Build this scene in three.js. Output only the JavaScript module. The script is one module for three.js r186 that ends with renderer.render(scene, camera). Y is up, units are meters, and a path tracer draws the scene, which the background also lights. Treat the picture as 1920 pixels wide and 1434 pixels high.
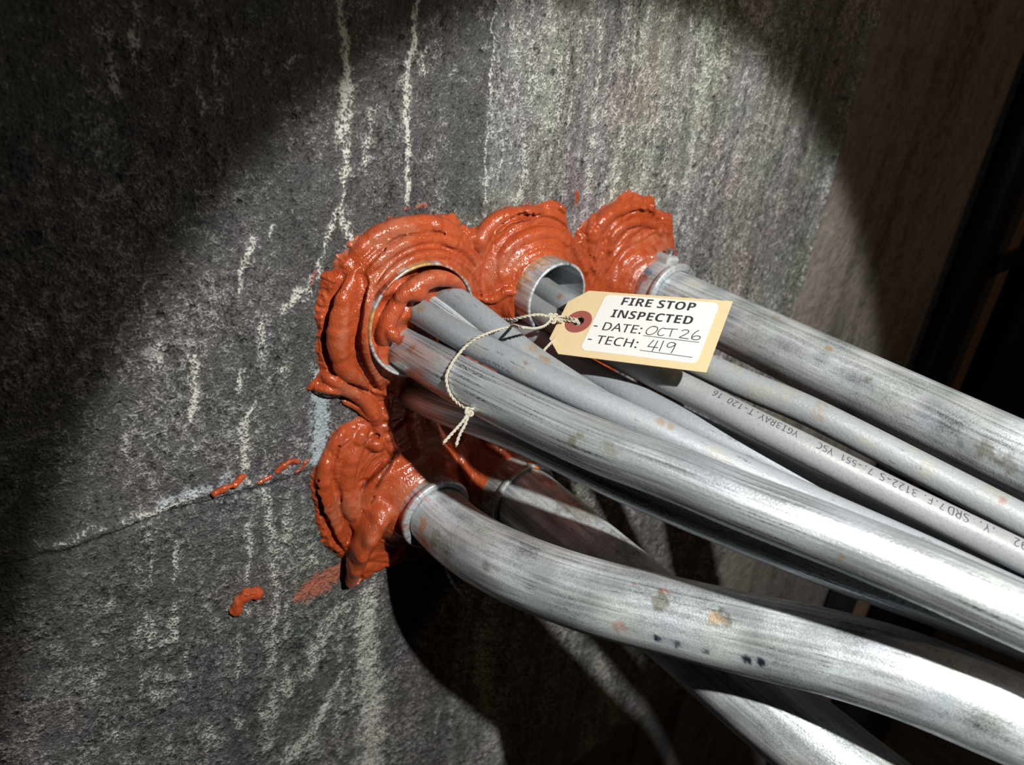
import * as THREE from 'three';
import { mergeGeometries, mergeVertices } from 'three/addons/utils/BufferGeometryUtils.js';
import { RoundedBoxGeometry } from 'three/addons/geometries/RoundedBoxGeometry.js';

// ------------------------------------------------------------------ camera, light, exposure
const Y0 = 1.3;                                   // height of the pipe penetration above the floor
const F = 1440, CX = 960, CY = 717;               // focal length and centre in photograph pixels
const AX = new THREE.Vector3(0.7893, 0.2351, 0.5672), AY = new THREE.Vector3(0.083, 0.8744, -0.478);
AX.normalize(); AY.addScaledVector(AX, -AY.dot(AX)).normalize();
const AZ = new THREE.Vector3().crossVectors(AX, AY).negate();   // wall axes in camera (right, up, forward)
const EYE = new THREE.Vector3(-0.2579, 0.2045 + Y0, 0.45);
const scene = new THREE.Scene();
scene.background = new THREE.Color(0, 0, 0);
const camera = new THREE.PerspectiveCamera(2 * Math.atan(717 / F) * 180 / Math.PI, 1920 / 1434, 0.02, 30);
camera.position.copy(EYE);
camera.quaternion.setFromRotationMatrix(new THREE.Matrix4().makeBasis(
  new THREE.Vector3(AX.x, AY.x, AZ.x), new THREE.Vector3(AX.y, AY.y, AZ.y), new THREE.Vector3(-AX.z, -AY.z, -AZ.z)));
camera.focus = 0.52;
camera.userData.fStop = 7.5;
scene.add(camera);
const renderer = new THREE.WebGLRenderer({ antialias: true });
renderer.toneMapping = THREE.LinearToneMapping;
renderer.toneMappingExposure = 1.0;
renderer.shadowMap.enabled = true;

// the hand torch: a bright cone, a thin yellowish corona at its rim, and a faint wide spill
const TORCH = new THREE.Vector3(-0.05, 0.61 + Y0, 0.83), AIM = new THREE.Vector3(0.244, -0.437 + Y0, 0);
function torchBeam(name, color, intensity, angleDeg, penumbra) {
  const s = new THREE.SpotLight(color, intensity, 0, angleDeg * Math.PI / 180, penumbra, 2);
  s.name = name; s.position.copy(TORCH); s.target.position.copy(AIM); s.castShadow = true; s.shadow.radius = 0.55;
  s.shadow.mapSize.set(2048, 2048); s.shadow.camera.near = 0.02; s.shadow.camera.far = 4;
  scene.add(s, s.target);
}
torchBeam('torch_beam', new THREE.Color(1, 0.985, 0.965), 5.2, 24.9, 0.085);
torchBeam('torch_corona', new THREE.Color(0.9, 0.95, 0.25), 0.27, 26.8, 0.2);
torchBeam('torch_spill', new THREE.Color(1, 0.95, 0.85), 0.2, 52, 0.5);

// ------------------------------------------------------------------ helpers
const V = (x, y, z) => new THREE.Vector3(x, y, z);
const clamp = (x, a = 0, b = 1) => Math.min(b, Math.max(a, x));
const sstep = (a, b, x) => { const t = clamp((x - a) / (b - a)); return t * t * (3 - 2 * t); };
const lerp = (a, b, t) => a + (b - a) * t;
let seed = 12345;
const rnd = () => { seed = (seed + 0x6d2b79f5) | 0; let t = Math.imul(seed ^ (seed >>> 15), 1 | seed); t = (t + Math.imul(t ^ (t >>> 7), 61 | t)) ^ t; return ((t ^ (t >>> 14)) >>> 0) / 4294967296; };
const PERM = new Uint8Array(1024), VAL = new Float32Array(256);
{ const p = [...Array(256).keys()]; for (let i = 255; i > 0; i--) { const j = Math.floor(rnd() * (i + 1)); [p[i], p[j]] = [p[j], p[i]]; } for (let i = 0; i < 1024; i++) PERM[i] = p[i & 255]; for (let i = 0; i < 256; i++) VAL[i] = rnd() * 2 - 1; }
function n2(x, y) {                               // value noise, -1 to 1
  const ix = Math.floor(x), iy = Math.floor(y), fx = x - ix, fy = y - iy, u = fx * fx * (3 - 2 * fx), v = fy * fy * (3 - 2 * fy), X = ix & 255, Y = iy & 255;
  const a = VAL[PERM[PERM[X] + Y]], b = VAL[PERM[PERM[X + 1] + Y]], c = VAL[PERM[PERM[X] + Y + 1]], d = VAL[PERM[PERM[X + 1] + Y + 1]];
  return a + (b - a) * u + (c - a + (a - b - c + d) * u) * v;
}
function n3(x, y, z) {
  const iz = Math.floor(z), fz = z - iz, w = fz * fz * (3 - 2 * fz);
  return lerp(n2(x + iz * 37.17, y + iz * 17.71), n2(x + (iz + 1) * 37.17, y + (iz + 1) * 17.71), w);
}
const fbm = (x, y, o = 4) => { let s = 0, a = 0.5; for (let i = 0; i < o; i++) { s += a * n2(x, y); x = x * 2.03 + 11.3; y = y * 2.03 + 7.7; a *= 0.5; } return s; };
// pixel of the photograph -> direction, point on the wall (z off the wall), point at a depth
function rayOf(u, v) { const a = (u - CX) / F, b = -(v - CY) / F; return V(AX.x * a + AX.y * b + AX.z, AY.x * a + AY.y * b + AY.z, AZ.x * a + AZ.y * b + AZ.z); }
const wallPt = (u, v, z = 0) => { const r = rayOf(u, v); return r.multiplyScalar((z - EYE.z) / r.z).add(EYE); };
const deep = (u, v, d) => rayOf(u, v).multiplyScalar(d).add(EYE);

const used = {};
const numbered = (n) => { used[n] = (used[n] ?? -1) + 1; return used[n] ? n + '_' + String(used[n]).padStart(3, '0') : n; };
function shade(m) { m.castShadow = m.receiveShadow = true; return m; }
function thing(name, label, category, at, group) {
  const o = new THREE.Group(); o.name = numbered(name); o.position.copy(at); o.userData = { label, category };
  if (group) o.userData.group = group;
  scene.add(o); return o;
}
function part(name, geo, mat, parent, label) {    // geometry given in world axes
  const o = new THREE.Vector3(); for (let p = parent; p && p !== scene; p = p.parent) o.add(p.position);
  geo.translate(-o.x, -o.y, -o.z);
  const m = shade(new THREE.Mesh(geo, mat)); m.name = name; if (label) m.userData.label = label;
  parent.add(m); return m;
}
function solo(name, geo, mat, label, category, group) {
  geo.computeBoundingBox(); const c = geo.boundingBox.getCenter(V(0, 0, 0));
  const m = shade(new THREE.Mesh(geo.translate(-c.x, -c.y, -c.z), mat)); m.name = numbered(name); m.position.copy(c);
  m.userData = { label, category }; if (group) m.userData.group = group;
  scene.add(m); return m;
}
const toS = (c) => Math.round(255 * clamp(c <= 0.0031308 ? 12.92 * c : 1.055 * Math.pow(c, 1 / 2.4) - 0.055));
const SRGB = new Uint8Array(4096); for (let i = 0; i < 4096; i++) SRGB[i] = toS(i / 4095);
const sq = (c) => SRGB[Math.round(clamp(c) * 4095)];
function dataTex(w, h, data, srgb, wrap = THREE.RepeatWrapping) {
  const t = new THREE.DataTexture(data, w, h, THREE.RGBAFormat); t.magFilter = THREE.LinearFilter; t.minFilter = THREE.LinearMipmapLinearFilter; t.generateMipmaps = true;
  t.wrapS = t.wrapT = wrap; if (srgb) t.colorSpace = THREE.SRGBColorSpace; t.needsUpdate = true; return t;
}

// ------------------------------------------------------------------ wall: poured concrete, with its streaks where the photograph has them
const WX0 = -0.34, WX1 = 0.552, WY0 = -0.78, WY1 = 0.24, TN = 2048;
const white = new Float32Array(TN * TN), redm = new Float32Array(TN * TN), bluem = new Float32Array(TN * TN);
const sx = TN / (WX1 - WX0), sy = TN / (WY1 - WY0);
function stroke(mask, pts, strength, soft = 1) {   // pts: [u, v, width in pixels]
  const P = pts.map(([u, v, w]) => { const p = wallPt(u, v); return [p.x, p.y - Y0, w * 0.5 * 0.00038 * (1 + 0.6 * Math.max(0, (v - 900) / 500))]; });
  if (P.length === 1) P.push(P[0]);
  for (let i = 0; i + 1 < P.length; i++) {
    const [ax, ay, ar] = P[i], [bx, by, br] = P[i + 1], m = Math.max(ar, br) * 2.2 + 0.004;
    const i0 = Math.max(0, Math.floor((Math.min(ax, bx) - m - WX0) * sx)), i1 = Math.min(TN - 1, Math.ceil((Math.max(ax, bx) + m - WX0) * sx));
    const j0 = Math.max(0, Math.floor((Math.min(ay, by) - m - WY0) * sy)), j1 = Math.min(TN - 1, Math.ceil((Math.max(ay, by) + m - WY0) * sy));
    const dx = bx - ax, dy = by - ay, L = dx * dx + dy * dy + 1e-12;
    for (let j = j0; j <= j1; j++) for (let k = i0; k <= i1; k++) {
      const x = WX0 + (k + 0.5) / sx, y = WY0 + (j + 0.5) / sy, t = clamp(((x - ax) * dx + (y - ay) * dy) / L), r = lerp(ar, br, t);
      const d = Math.hypot(x - ax - dx * t, y - ay - dy * t) / r, val = strength * Math.exp(-d * d * soft);
      if (val > mask[j * TN + k]) mask[j * TN + k] = val;
    }
  }
}
for (const [s, pts] of [
  [1.0, [[636, -20, 12], [646, 60, 14], [654, 130, 16], [650, 180, 28], [644, 225, 34], [650, 280, 26], [646, 340, 15], [640, 400, 14], [655, 440, 22], [662, 470, 14]]],
  [0.75, [[640, 380, 12], [622, 430, 16], [606, 480, 14], [600, 520, 14]]],
  [1.0, [[782, -20, 10], [776, 70, 12], [768, 140, 20], [764, 190, 14], [766, 250, 15], [763, 320, 13], [764, 385, 12]]],
  [0.6, [[700, 210, 16], [690, 270, 14], [688, 330, 12]]],
  [0.75, [[932, -20, 5], [922, 100, 6], [917, 200, 6], [914, 300, 6], [911, 385, 7]]],
  [0.47, [[1000, 120, 34], [990, 220, 50], [985, 330, 50], [960, 400, 40]]],
  [0.5, [[860, 400, 40], [885, 420, 30], [905, 408, 20]]],
  [0.50, [[1060, 90, 26], [1052, 200, 34], [1046, 330, 30], [1020, 380, 24]]],
  [0.58, [[1128, 60, 14], [1120, 160, 20], [1112, 260, 20], [1100, 370, 24]]],
  [0.58, [[1192, 60, 12], [1184, 150, 16], [1170, 240, 20], [1150, 330, 24]]],
  [0.50, [[1260, 90, 14], [1246, 170, 16], [1230, 250, 22], [1200, 350, 20]]],
  [0.50, [[1306, 130, 12], [1300, 200, 14], [1292, 300, 14]]],
  [0.55, [[1330, 330, 18], [1322, 400, 20], [1310, 450, 18]]],
  [0.5, [[1400, 260, 14], [1390, 340, 14], [1375, 420, 14]]],
  [0.6, [[1480, 270, 10], [1468, 300, 10]]], [0.6, [[1560, 330, 9], [1540, 400, 10], [1525, 450, 11], [1515, 520, 12]]],
  [0.45, [[1460, 360, 26], [1450, 460, 20]]],
  [1.0, [[480, 452, 13], [466, 476, 12], [455, 510, 9], [448, 545, 7]]],
  [0.8, [[562, 545, 22], [535, 575, 22], [527, 590, 14]]], [0.6, [[590, 520, 22], [570, 560, 16]]],
  [0.95, [[488, 606, 12], [492, 640, 18], [490, 668, 14]]],
  [1.0, [[360, 672, 12], [372, 700, 22], [368, 730, 26], [364, 760, 12], [362, 785, 8]]],
  [0.6, [[352, 800, 10], [368, 850, 10]]], [0.8, [[452, 690, 8], [448, 740, 10]]],
  [1.0, [[531, 694, 20]]], [0.55, [[520, 720, 8], [516, 760, 8]]],
  [0.9, [[484, 755, 8], [462, 785, 18], [458, 830, 20], [462, 875, 18]]],
  [0.7, [[400, 870, 14]]], [0.55, [[300, 650, 30], [285, 690, 24]]], [0.4, [[250, 690, 40], [210, 740, 30]]],
  [0.7, [[505, 890, 14], [500, 950, 20], [515, 1010, 28], [512, 1060, 22], [520, 1110, 18], [514, 1170, 20]]],
  [0.6, [[545, 920, 16], [540, 990, 22], [530, 1040, 20]]],
  [0.7, [[468, 985, 18], [470, 1050, 18], [462, 1090, 12]]],
  [1.0, [[690, 1110, 40], [688, 1180, 60], [690, 1250, 60], [700, 1330, 60], [690, 1450, 70]]],
  [0.8, [[640, 1140, 40], [600, 1200, 50], [580, 1270, 30]]],
  [0.85, [[640, 1265, 18], [610, 1330, 22], [560, 1400, 22], [530, 1450, 24]]],
  [0.5, [[510, 1180, 30], [515, 1300, 30], [500, 1400, 26]]],
  [0.6, [[335, 1020, 10], [330, 1090, 12]]], [0.6, [[180, 1268, 26]]], [0.5, [[205, 1130, 30]]], [0.4, [[260, 1330, 24]]],
  [0.8, [[230, 972, 14], [270, 962, 18], [330, 940, 18], [380, 925, 14]]], [0.5, [[100, 1020, 10], [200, 985, 10]]],
  [0.7, [[580, 270, 10]]], [0.6, [[535, 125, 16], [550, 110, 10]]], [0.5, [[245, 0, 10], [255, 120, 12]]], [0.5, [[430, 70, 14], [425, 100, 8]]],
  [0.9, [[900, 1180, 40], [905, 1290, 50], [940, 1420, 50]]], [0.8, [[1120, 1230, 40], [1150, 1350, 60]]],
]) stroke(white, pts, s);
for (const [s, pts] of [[1.0, [[612, 1072, 26], [640, 1062, 22]]], [1.0, [[625, 1080, 46], [598, 1092, 56], [576, 1104, 44], [560, 1116, 22]]], [0.9, [[590, 510, 8], [584, 535, 6]]], [0.6, [[760, 392, 10], [800, 385, 12]]], [0.7, [[1080, 360, 14], [1078, 385, 8]]], [0.7, [[907, 378, 5]]], [0.5, [[500, 1128, 10]]], [0.5, [[985, 380, 12], [1010, 388, 12]]]]) stroke(redm, pts, s);
for (const [s, pts] of [[1.0, [[598, 700, 26], [600, 760, 40], [602, 820, 44], [595, 860, 30]]], [0.6, [[440, 905, 30], [360, 925, 26], [300, 945, 20]]], [0.5, [[420, 895, 30]]]]) stroke(bluem, pts, s);

function strokeW(mask, x, y, len, w, s) {           // a short run-off mark in wall metres
  const n = 5, P = []; let q = x; for (let i = 0; i <= n; i++) { P.push([q, y - len * i / n, w * (0.5 + rnd()) * (i === n ? 0.4 : 1)]); q += (rnd() - 0.5) * 0.003; }
  for (let i = 0; i < n; i++) {
    const [ax, ay, ar] = P[i], [bx, by, br] = P[i + 1], m = Math.max(ar, br) * 2.2;
    for (let j = Math.max(0, Math.floor((by - m - WY0) * sy)); j <= Math.min(TN - 1, (ay + m - WY0) * sy); j++) for (let k = Math.max(0, Math.floor((Math.min(ax, bx) - m - WX0) * sx)); k <= Math.min(TN - 1, (Math.max(ax, bx) + m - WX0) * sx); k++) {
      const X = WX0 + (k + 0.5) / sx, Y = WY0 + (j + 0.5) / sy, t = clamp((Y - ay) / (by - ay)), e = Math.hypot(X - lerp(ax, bx, t), Y - lerp(ay, by, t)) / lerp(ar, br, t), v = s * Math.exp(-e * e);
      if (v > mask[j * TN + k]) mask[j * TN + k] = v;
    }
  }
}
for (let i = 0; i < 170; i++) strokeW(white, lerp(WX0, WX1, rnd()), lerp(WY0 + 0.1, WY1, rnd()), 0.008 + 0.06 * rnd() * rnd(), 0.0008 + 0.0032 * rnd(), 0.3 + 0.35 * rnd());
for (let i = 0; i < 90; i++) strokeW(white, lerp(0.08, 0.45, rnd()), lerp(-0.1, WY1, rnd()), 0.03 + 0.14 * rnd(), 0.0015 + 0.005 * rnd(), 0.2 + 0.32 * rnd());
for (let i = 0; i < 60; i++) strokeW(white, lerp(-0.2, 0.02, rnd()), lerp(-0.55, -0.2, rnd()), 0.01 + 0.05 * rnd(), 0.002 + 0.005 * rnd(), 0.3 + 0.35 * rnd());
const pits = [];
for (let i = 0; i < 700; i++) pits.push([lerp(WX0, WX1, rnd()), lerp(WY0, WY1, rnd()), 0.0005 + 0.0019 * Math.pow(rnd(), 4), 0.6 + rnd()]);
for (const [u, v, r] of [[60, 445, 14], [320, 110, 9], [218, 330, 6], [395, 370, 5], [450, 378, 5], [305, 520, 8], [180, 705, 14], [165, 185, 5], [455, 640, 7], [520, 672, 6], [752, 70, 6], [1035, 135, 8], [752, 128, 6], [1245, 350, 7], [960, 405, 5], [300, 590, 6], [333, 780, 6], [270, 1330, 8], [305, 1335, 8], [360, 575, 5], [490, 655, 5], [700, 445, 6], [612, 505, 5]]) {
  const p = wallPt(u, v); pits.push([p.x, p.y - Y0, r * 0.00033, 1.4]);
}
const seamY = (x) => -0.1372 + 0.0022 * n2(x * 22, 3.3) + 0.0012 * n2(x * 90, 9.1);
function coarse(x, y) {                            // large relief in metres
  let h = 0.0009 * fbm(x * 14, y * 14, 3) + 0.0005 * n2(x * 120, y * 40);
  const sy_ = seamY(x), on = sstep(-0.34, -0.2, x) * (1 - sstep(-0.075, -0.05, x));
  h += on * (0.0034 * (0.55 + 0.6 * n2(x * 60, 1.7)) * Math.exp(-(((y - sy_ - 0.002) / 0.0045) ** 2)) - 0.003 * Math.exp(-(((y - sy_ + 0.004) / 0.0022) ** 2)) * (0.5 + 0.5 * n2(x * 40, 5.5)));
  h += 0.0009 * sstep(0.077, 0.0795, x + 0.0012 * n2(y * 70, 2.2));
  h += 0.003 * Math.exp(-(((x - 0.551) / 0.004) ** 2)) * (0.8 + 0.5 * n2(y * 60, 8));
  return h;
}
{
  const col = new Uint8Array(TN * TN * 4), bmp = new Uint8Array(TN * TN * 4), H = new Float32Array(TN * TN);
  const pit = new Float32Array(TN * TN);
  for (const [x, y, r, d] of pits) {
    const i0 = Math.floor((x - r * 2 - WX0) * sx), i1 = Math.ceil((x + r * 2 - WX0) * sx), j0 = Math.floor((y - r * 2 - WY0) * sy), j1 = Math.ceil((y + r * 2 - WY0) * sy);
    for (let j = Math.max(0, j0); j <= Math.min(TN - 1, j1); j++) for (let k = Math.max(0, i0); k <= Math.min(TN - 1, i1); k++) {
      const X = WX0 + (k + 0.5) / sx, Y = WY0 + (j + 0.5) / sy, q = Math.hypot(X - x, (Y - y) * 1.2) / r + 0.35 * n2(X * 1500, Y * 1500);
      const v = d * (1 - sstep(0.6, 1.15, q)); if (v > pit[j * TN + k]) pit[j * TN + k] = v;
    }
  }
  for (let j = 0; j < TN; j++) for (let k = 0; k < TN; k++) {
    const i = j * TN + k, x = WX0 + (k + 0.5) / sx, y = WY0 + (j + 0.5) / sy;
    const big = fbm(x * 9 + 3, y * 6, 3), streak = n2(x * 75 + 0.6 * n2(x * 30, y * 30), y * 5 + 9) * 0.6 + n2(x * 190, y * 11 + 40) * 0.4;
    const mid = n2(x * 260, y * 210) * 0.6 + n2(x * 520 + 3, y * 430) * 0.4, fine = n2(x * 1050, y * 900), grit = n2(x * 1900 + 5, y * 1700);
    const worm = 1 - Math.abs(n2(x * 420 + 2 * n2(x * 160, y * 160), y * 380 + 7)) * 2.2;
    const patch = sstep(-0.45, 0.5, n2(x * 34 + 5, y * 26) + 0.5 * n2(x * 95, y * 80)), lump = n2(x * 70 + 31, y * 48 + 5);
    const right = sstep(0.075, 0.082, x + 0.0025 * n2(y * 90, 4)), low = y < seamY(x) ? 1 : 0;
    let tone = lerp(0.053, 0.118, right);            // two pours: a dark panel and, past the formwork edge, a paler one
    tone *= 1 + 0.35 * big + 0.3 * streak * (0.6 + 1.1 * right) + 0.16 * lump + (0.62 + 0.45 * patch) * (0.42 * mid + 0.45 * fine + 0.25 * grit); tone = Math.max(tone, 0.012);
    const sp = sstep(0.38, 0.72, grit * 0.5 + mid * 0.4 + 0.42 * worm + 0.15 * streak + 0.3 * big + 0.12 * (patch - 0.6));
    tone = lerp(tone, tone * 2.3 + 0.09, sp * 0.9);
    tone *= 1 - 0.62 * sstep(0.4, 0.75, -fine * 0.6 - mid * 0.5 + 0.2 * n2(x * 60, y * 60));
    const wk = clamp(Math.round(k + (2.2 * n2(x * 130, y * 90 + 5) + 1.3 * n2(x * 420, y * 300)) * 0.001 * sx), 0, TN - 1), wj = clamp(Math.round(j + 3 * n2(x * 150 + 9, y * 110) * 0.001 * sy), 0, TN - 1), wm = white[wj * TN + wk];
    const w = wm > 0.02 ? (0.25 * wm + 0.75 * sstep(0.45, 1.0, wm * 0.95 + 0.42 * mid + 0.5 * fine + 0.3 * grit + 0.25 * n2(x * 45, y * 45))) * Math.min(1, wm * 2) : 0;
    let r = tone * 1.0, g = tone * 0.985, b = tone * (0.985 + 0.06 * n2(x * 13, y * 13 + 50));
    const pk = 0.07 * n2(x * 17 + 80, y * 17) + 0.05 * n2(x * 60 + 3, y * 40), gw = 0.1 * right * sstep(-0.2, 0.5, n2(x * 22 + 7, y * 8)); r *= 1 + pk; g *= 1 - pk * 0.4; b *= 1 - gw - 0.5 * Math.max(0, -pk);
    const wc = 0.4 + 0.12 * fine + 0.06 * mid;
    r = lerp(r, wc * 0.98, w); g = lerp(g, wc * 0.98, w); b = lerp(b, wc * 0.9, w);
    if (bluem[i] > 0.02) { const q = 0.75 * sstep(0.3, 0.85, bluem[i] + 0.35 * mid + 0.3 * fine); r = lerp(r, 0.36, q); g = lerp(g, 0.42, q); b = lerp(b, 0.46, q); }
    if (redm[i] > 0.02) { const q = 0.8 * sstep(0.4, 0.75, redm[i] + 0.35 * mid + 0.35 * fine + 0.15 * grit); r = lerp(r, 0.36, q); g = lerp(g, 0.1, q); b = lerp(b, 0.055, q); }
    const pd = pit[i]; if (pd > 0) { const q = 1 - 0.6 * Math.min(1, pd); r *= q; g *= q; b *= q; }
    col[i * 4] = sq(r); col[i * 4 + 1] = sq(g); col[i * 4 + 2] = sq(b); col[i * 4 + 3] = 255;
    const rough = 1 + 0.8 * low;
    H[i] = 0.5 + 0.08 * lump + (0.65 + 0.4 * patch) * 0.17 * mid * rough + 0.10 * fine + 0.05 * grit + 0.12 * n2(x * 110, y * 90) * rough + 0.14 * w + 0.05 * sp - 0.4 * Math.min(1, pd) + 0.06 * streak * right;
    const hb = Math.round(255 * clamp(H[i])); bmp[i * 4] = bmp[i * 4 + 1] = bmp[i * 4 + 2] = hb; bmp[i * 4 + 3] = 255;
  }
  var wallMat = new THREE.MeshStandardMaterial({ map: dataTex(TN, TN, col, true, THREE.MirroredRepeatWrapping), bumpMap: dataTex(TN, TN, bmp, false, THREE.MirroredRepeatWrapping), bumpScale: 0.0042, roughness: 0.82 });
  wallMat.name = 'stained_concrete';
}
function tileConcrete(N, tone, tint) {
  const c = new Uint8Array(N * N * 4), b = new Uint8Array(N * N * 4);
  for (let j = 0; j < N; j++) for (let k = 0; k < N; k++) {
    const x = k / N, y = j / N, i = (j * N + k) * 4, big = fbm(x * 7 + 60, y * 4 + 20, 3), st = n2(x * 50, y * 4 + 7), mid = n2(x * 150, y * 120), fi = n2(x * 400, y * 360);
    const spot = sstep(0.5, 0.85, n2(x * 22 + 9, y * 9) * 0.8 + 0.3 * mid);
    const t = tone * (1 + 0.4 * big + 0.3 * st + 0.25 * mid + 0.2 * fi) * (1 - 0.5 * spot);
    c[i] = sq(t * tint[0]); c[i + 1] = sq(t * tint[1]); c[i + 2] = sq(t * tint[2]); c[i + 3] = 255;
    b[i] = b[i + 1] = b[i + 2] = Math.round(255 * clamp(0.5 + 0.2 * mid + 0.12 * fi + 0.1 * st)); b[i + 3] = 255;
  }
  return new THREE.MeshStandardMaterial({ map: dataTex(N, N, c, true, THREE.MirroredRepeatWrapping), bumpMap: dataTex(N, N, b, false, THREE.MirroredRepeatWrapping), bumpScale: 0.003, roughness: 0.85 });
}
const plainConcrete = tileConcrete(1024, 0.07, [1, 0.98, 0.96]), brownConcrete = tileConcrete(1024, 0.13, [1.08, 0.95, 0.84]);
function uvMetres(g, s = 1) {                      // planar uv in metres, by the face's main axis
  if (g.index) { const t = g.toNonIndexed(); g.dispose?.(); g = t; }
  const p = g.attributes.position, n = g.attributes.normal, uv = new Float32Array(p.count * 2);
  for (let i = 0; i < p.count; i++) {
    const ax = Math.abs(n.getX(i)), ay = Math.abs(n.getY(i)), az = Math.abs(n.getZ(i));
    const [a, b] = az >= ax && az >= ay ? [p.getX(i), p.getY(i)] : ax >= ay ? [p.getZ(i), p.getY(i)] : [p.getX(i), p.getZ(i)];
    uv[i * 2] = a * s; uv[i * 2 + 1] = b * s;
  }
  g.setAttribute('uv', new THREE.BufferAttribute(uv, 2)); return g;
}
const slab = (x0, x1, y0, y1, z0, z1) => uvMetres(new THREE.BoxGeometry(x1 - x0, y1 - y0, z1 - z0).translate((x0 + x1) / 2, (y0 + y1) / 2, (z0 + z1) / 2));
const RX0 = -1.4, RX1 = 2.3, RZ1 = 1.5, RY1 = 2.6;
const cored = (x, y) => [[795, 603, 0.03, 0.041], [1046, 560, 0.042, 0.0275]].some(([u, v, z, r]) => { const p = wallPt(u, v, z); return Math.hypot(x - p.x, y - p.y) < r; });   // holes drilled for the open sleeves
const wallBack = new THREE.Group(); wallBack.name = 'wall_back'; wallBack.userData = { kind: 'structure', label: 'dark stained concrete wall with white lime streaks and a rough pour joint', category: 'wall' }; scene.add(wallBack);
{
  const nx = 440, ny = 500, pos = new Float32Array((nx + 1) * (ny + 1) * 3), uv = new Float32Array((nx + 1) * (ny + 1) * 2), idx = [];
  for (let j = 0; j <= ny; j++) for (let i = 0; i <= nx; i++) {
    const x = lerp(WX0, WX1, i / nx), y = lerp(WY0, WY1, j / ny), k = j * (nx + 1) + i;
    pos[k * 3] = x; pos[k * 3 + 1] = y + Y0; pos[k * 3 + 2] = coarse(x, y); uv[k * 2] = i / nx; uv[k * 2 + 1] = j / ny;
    if (i < nx && j < ny && !cored(x + 0.001, y + Y0 + 0.001)) idx.push(k, k + 1, k + nx + 2, k, k + nx + 2, k + nx + 1);
  }
  const g = new THREE.BufferGeometry(); g.setAttribute('position', new THREE.BufferAttribute(pos, 3)); g.setAttribute('uv', new THREE.BufferAttribute(uv, 2)); g.setIndex(idx); g.computeVertexNormals();
  part('concrete_panel', g, wallMat, wallBack);
  part('concrete_panel_001', slab(WX1, RX1, 0, RY1, -0.2, 0.0005), brownConcrete, wallBack);
  part('concrete_panel_002', slab(RX0, WX0, 0, RY1, -0.2, 0.0005), plainConcrete, wallBack);
  part('concrete_panel_003', slab(WX0, WX1, WY1 + Y0, RY1, -0.2, 0.0005), plainConcrete, wallBack);
  part('concrete_panel_004', slab(WX0, WX1, 0, WY0 + Y0, -0.2, 0.0005), plainConcrete, wallBack);
  part('wall_core', slab(WX0, WX1, WY0 + Y0, WY1 + Y0, -0.26, -0.2), plainConcrete, wallBack);
}
function struct(name, g, m) { const o = shade(new THREE.Mesh(g, m)); o.name = name; o.userData = { kind: 'structure' }; scene.add(o); return o; }
struct('floor', slab(RX0 - 0.2, RX1 + 0.2, -0.2, 0, -0.2, RZ1 + 0.2), plainConcrete);
struct('ceiling', slab(RX0 - 0.2, RX1 + 0.2, RY1, RY1 + 0.2, -0.2, RZ1 + 0.2), plainConcrete);
struct('wall_left', slab(RX0 - 0.2, RX0, 0, RY1, -0.2, RZ1 + 0.2), plainConcrete);
struct('wall_right', slab(RX1, RX1 + 0.2, 0, RY1, -0.2, RZ1 + 0.2), brownConcrete);
struct('wall_front', slab(RX0, RX1, 0, RY1, RZ1, RZ1 + 0.2), plainConcrete);

// ------------------------------------------------------------------ metals and plastics
function tubeTex(N, fn) {                          // fn(x around, y along, in 0..1) -> [r, g, b, rough, height]
  const c = new Uint8Array(N * N * 4), q = new Uint8Array(N * N * 4), b = new Uint8Array(N * N * 4);
  for (let j = 0; j < N; j++) for (let k = 0; k < N; k++) {
    const [r, g, bl, ro, h] = fn(k / N, j / N), i = (j * N + k) * 4;
    c[i] = sq(r); c[i + 1] = sq(g); c[i + 2] = sq(bl); q[i] = q[i + 2] = 0; q[i + 1] = Math.round(255 * clamp(ro)); b[i] = b[i + 1] = b[i + 2] = Math.round(255 * clamp(h)); c[i + 3] = q[i + 3] = b[i + 3] = 255;
  }
  return [dataTex(N, N, c, true, THREE.MirroredRepeatWrapping), dataTex(N, N, q, false, THREE.MirroredRepeatWrapping), dataTex(N, N, b, false, THREE.MirroredRepeatWrapping)];
}
const galvT = tubeTex(1024, (x, y) => {
  const cloud = fbm(x * 9, y * 6 + 3, 4), st = n2(x * 120 + n2(x * 20, y * 5), y * 3.5), hair = n2(x * 330, y * 5 + 30), gr = n2(x * 300, y * 260), fi = n2(x * 700, y * 600);
  const dark = 0.6 * sstep(0.4, 0.85, hair * 0.6 + 0.6 * cloud + 0.3 * n2(x * 40, y * 22)) + 0.5 * sstep(0.15, 0.7, n2(x * 16 + 4, y * 12 + 9) * 0.7 + 0.6 * cloud + 0.3 * gr), fleck = sstep(0.55, 0.85, gr * 0.7 + 0.4 * cloud + 0.15 * fi);
  const scratch = sstep(0.8, 0.92, n2(x * 420 + y * 25, y * 9 + 70));
  let t = 0.52 * (1 + 0.75 * cloud + 0.3 * st + 0.22 * gr + 0.2 * fi); t *= 1 - 0.55 * dark - 0.35 * fleck; t += 0.08 * scratch;
  return [t * (0.93 + 0.03 * n2(x * 11, y * 8)), t * 1.0, t * (1.03 + 0.07 * n2(x * 9 + 3, y * 7)), 0.38 + 0.22 * cloud + 0.12 * dark + 0.1 * gr + 0.06 * st, 0.5 + 0.16 * gr + 0.12 * fi - 0.15 * dark + 0.2 * cloud + 0.1 * scratch];
});
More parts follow.
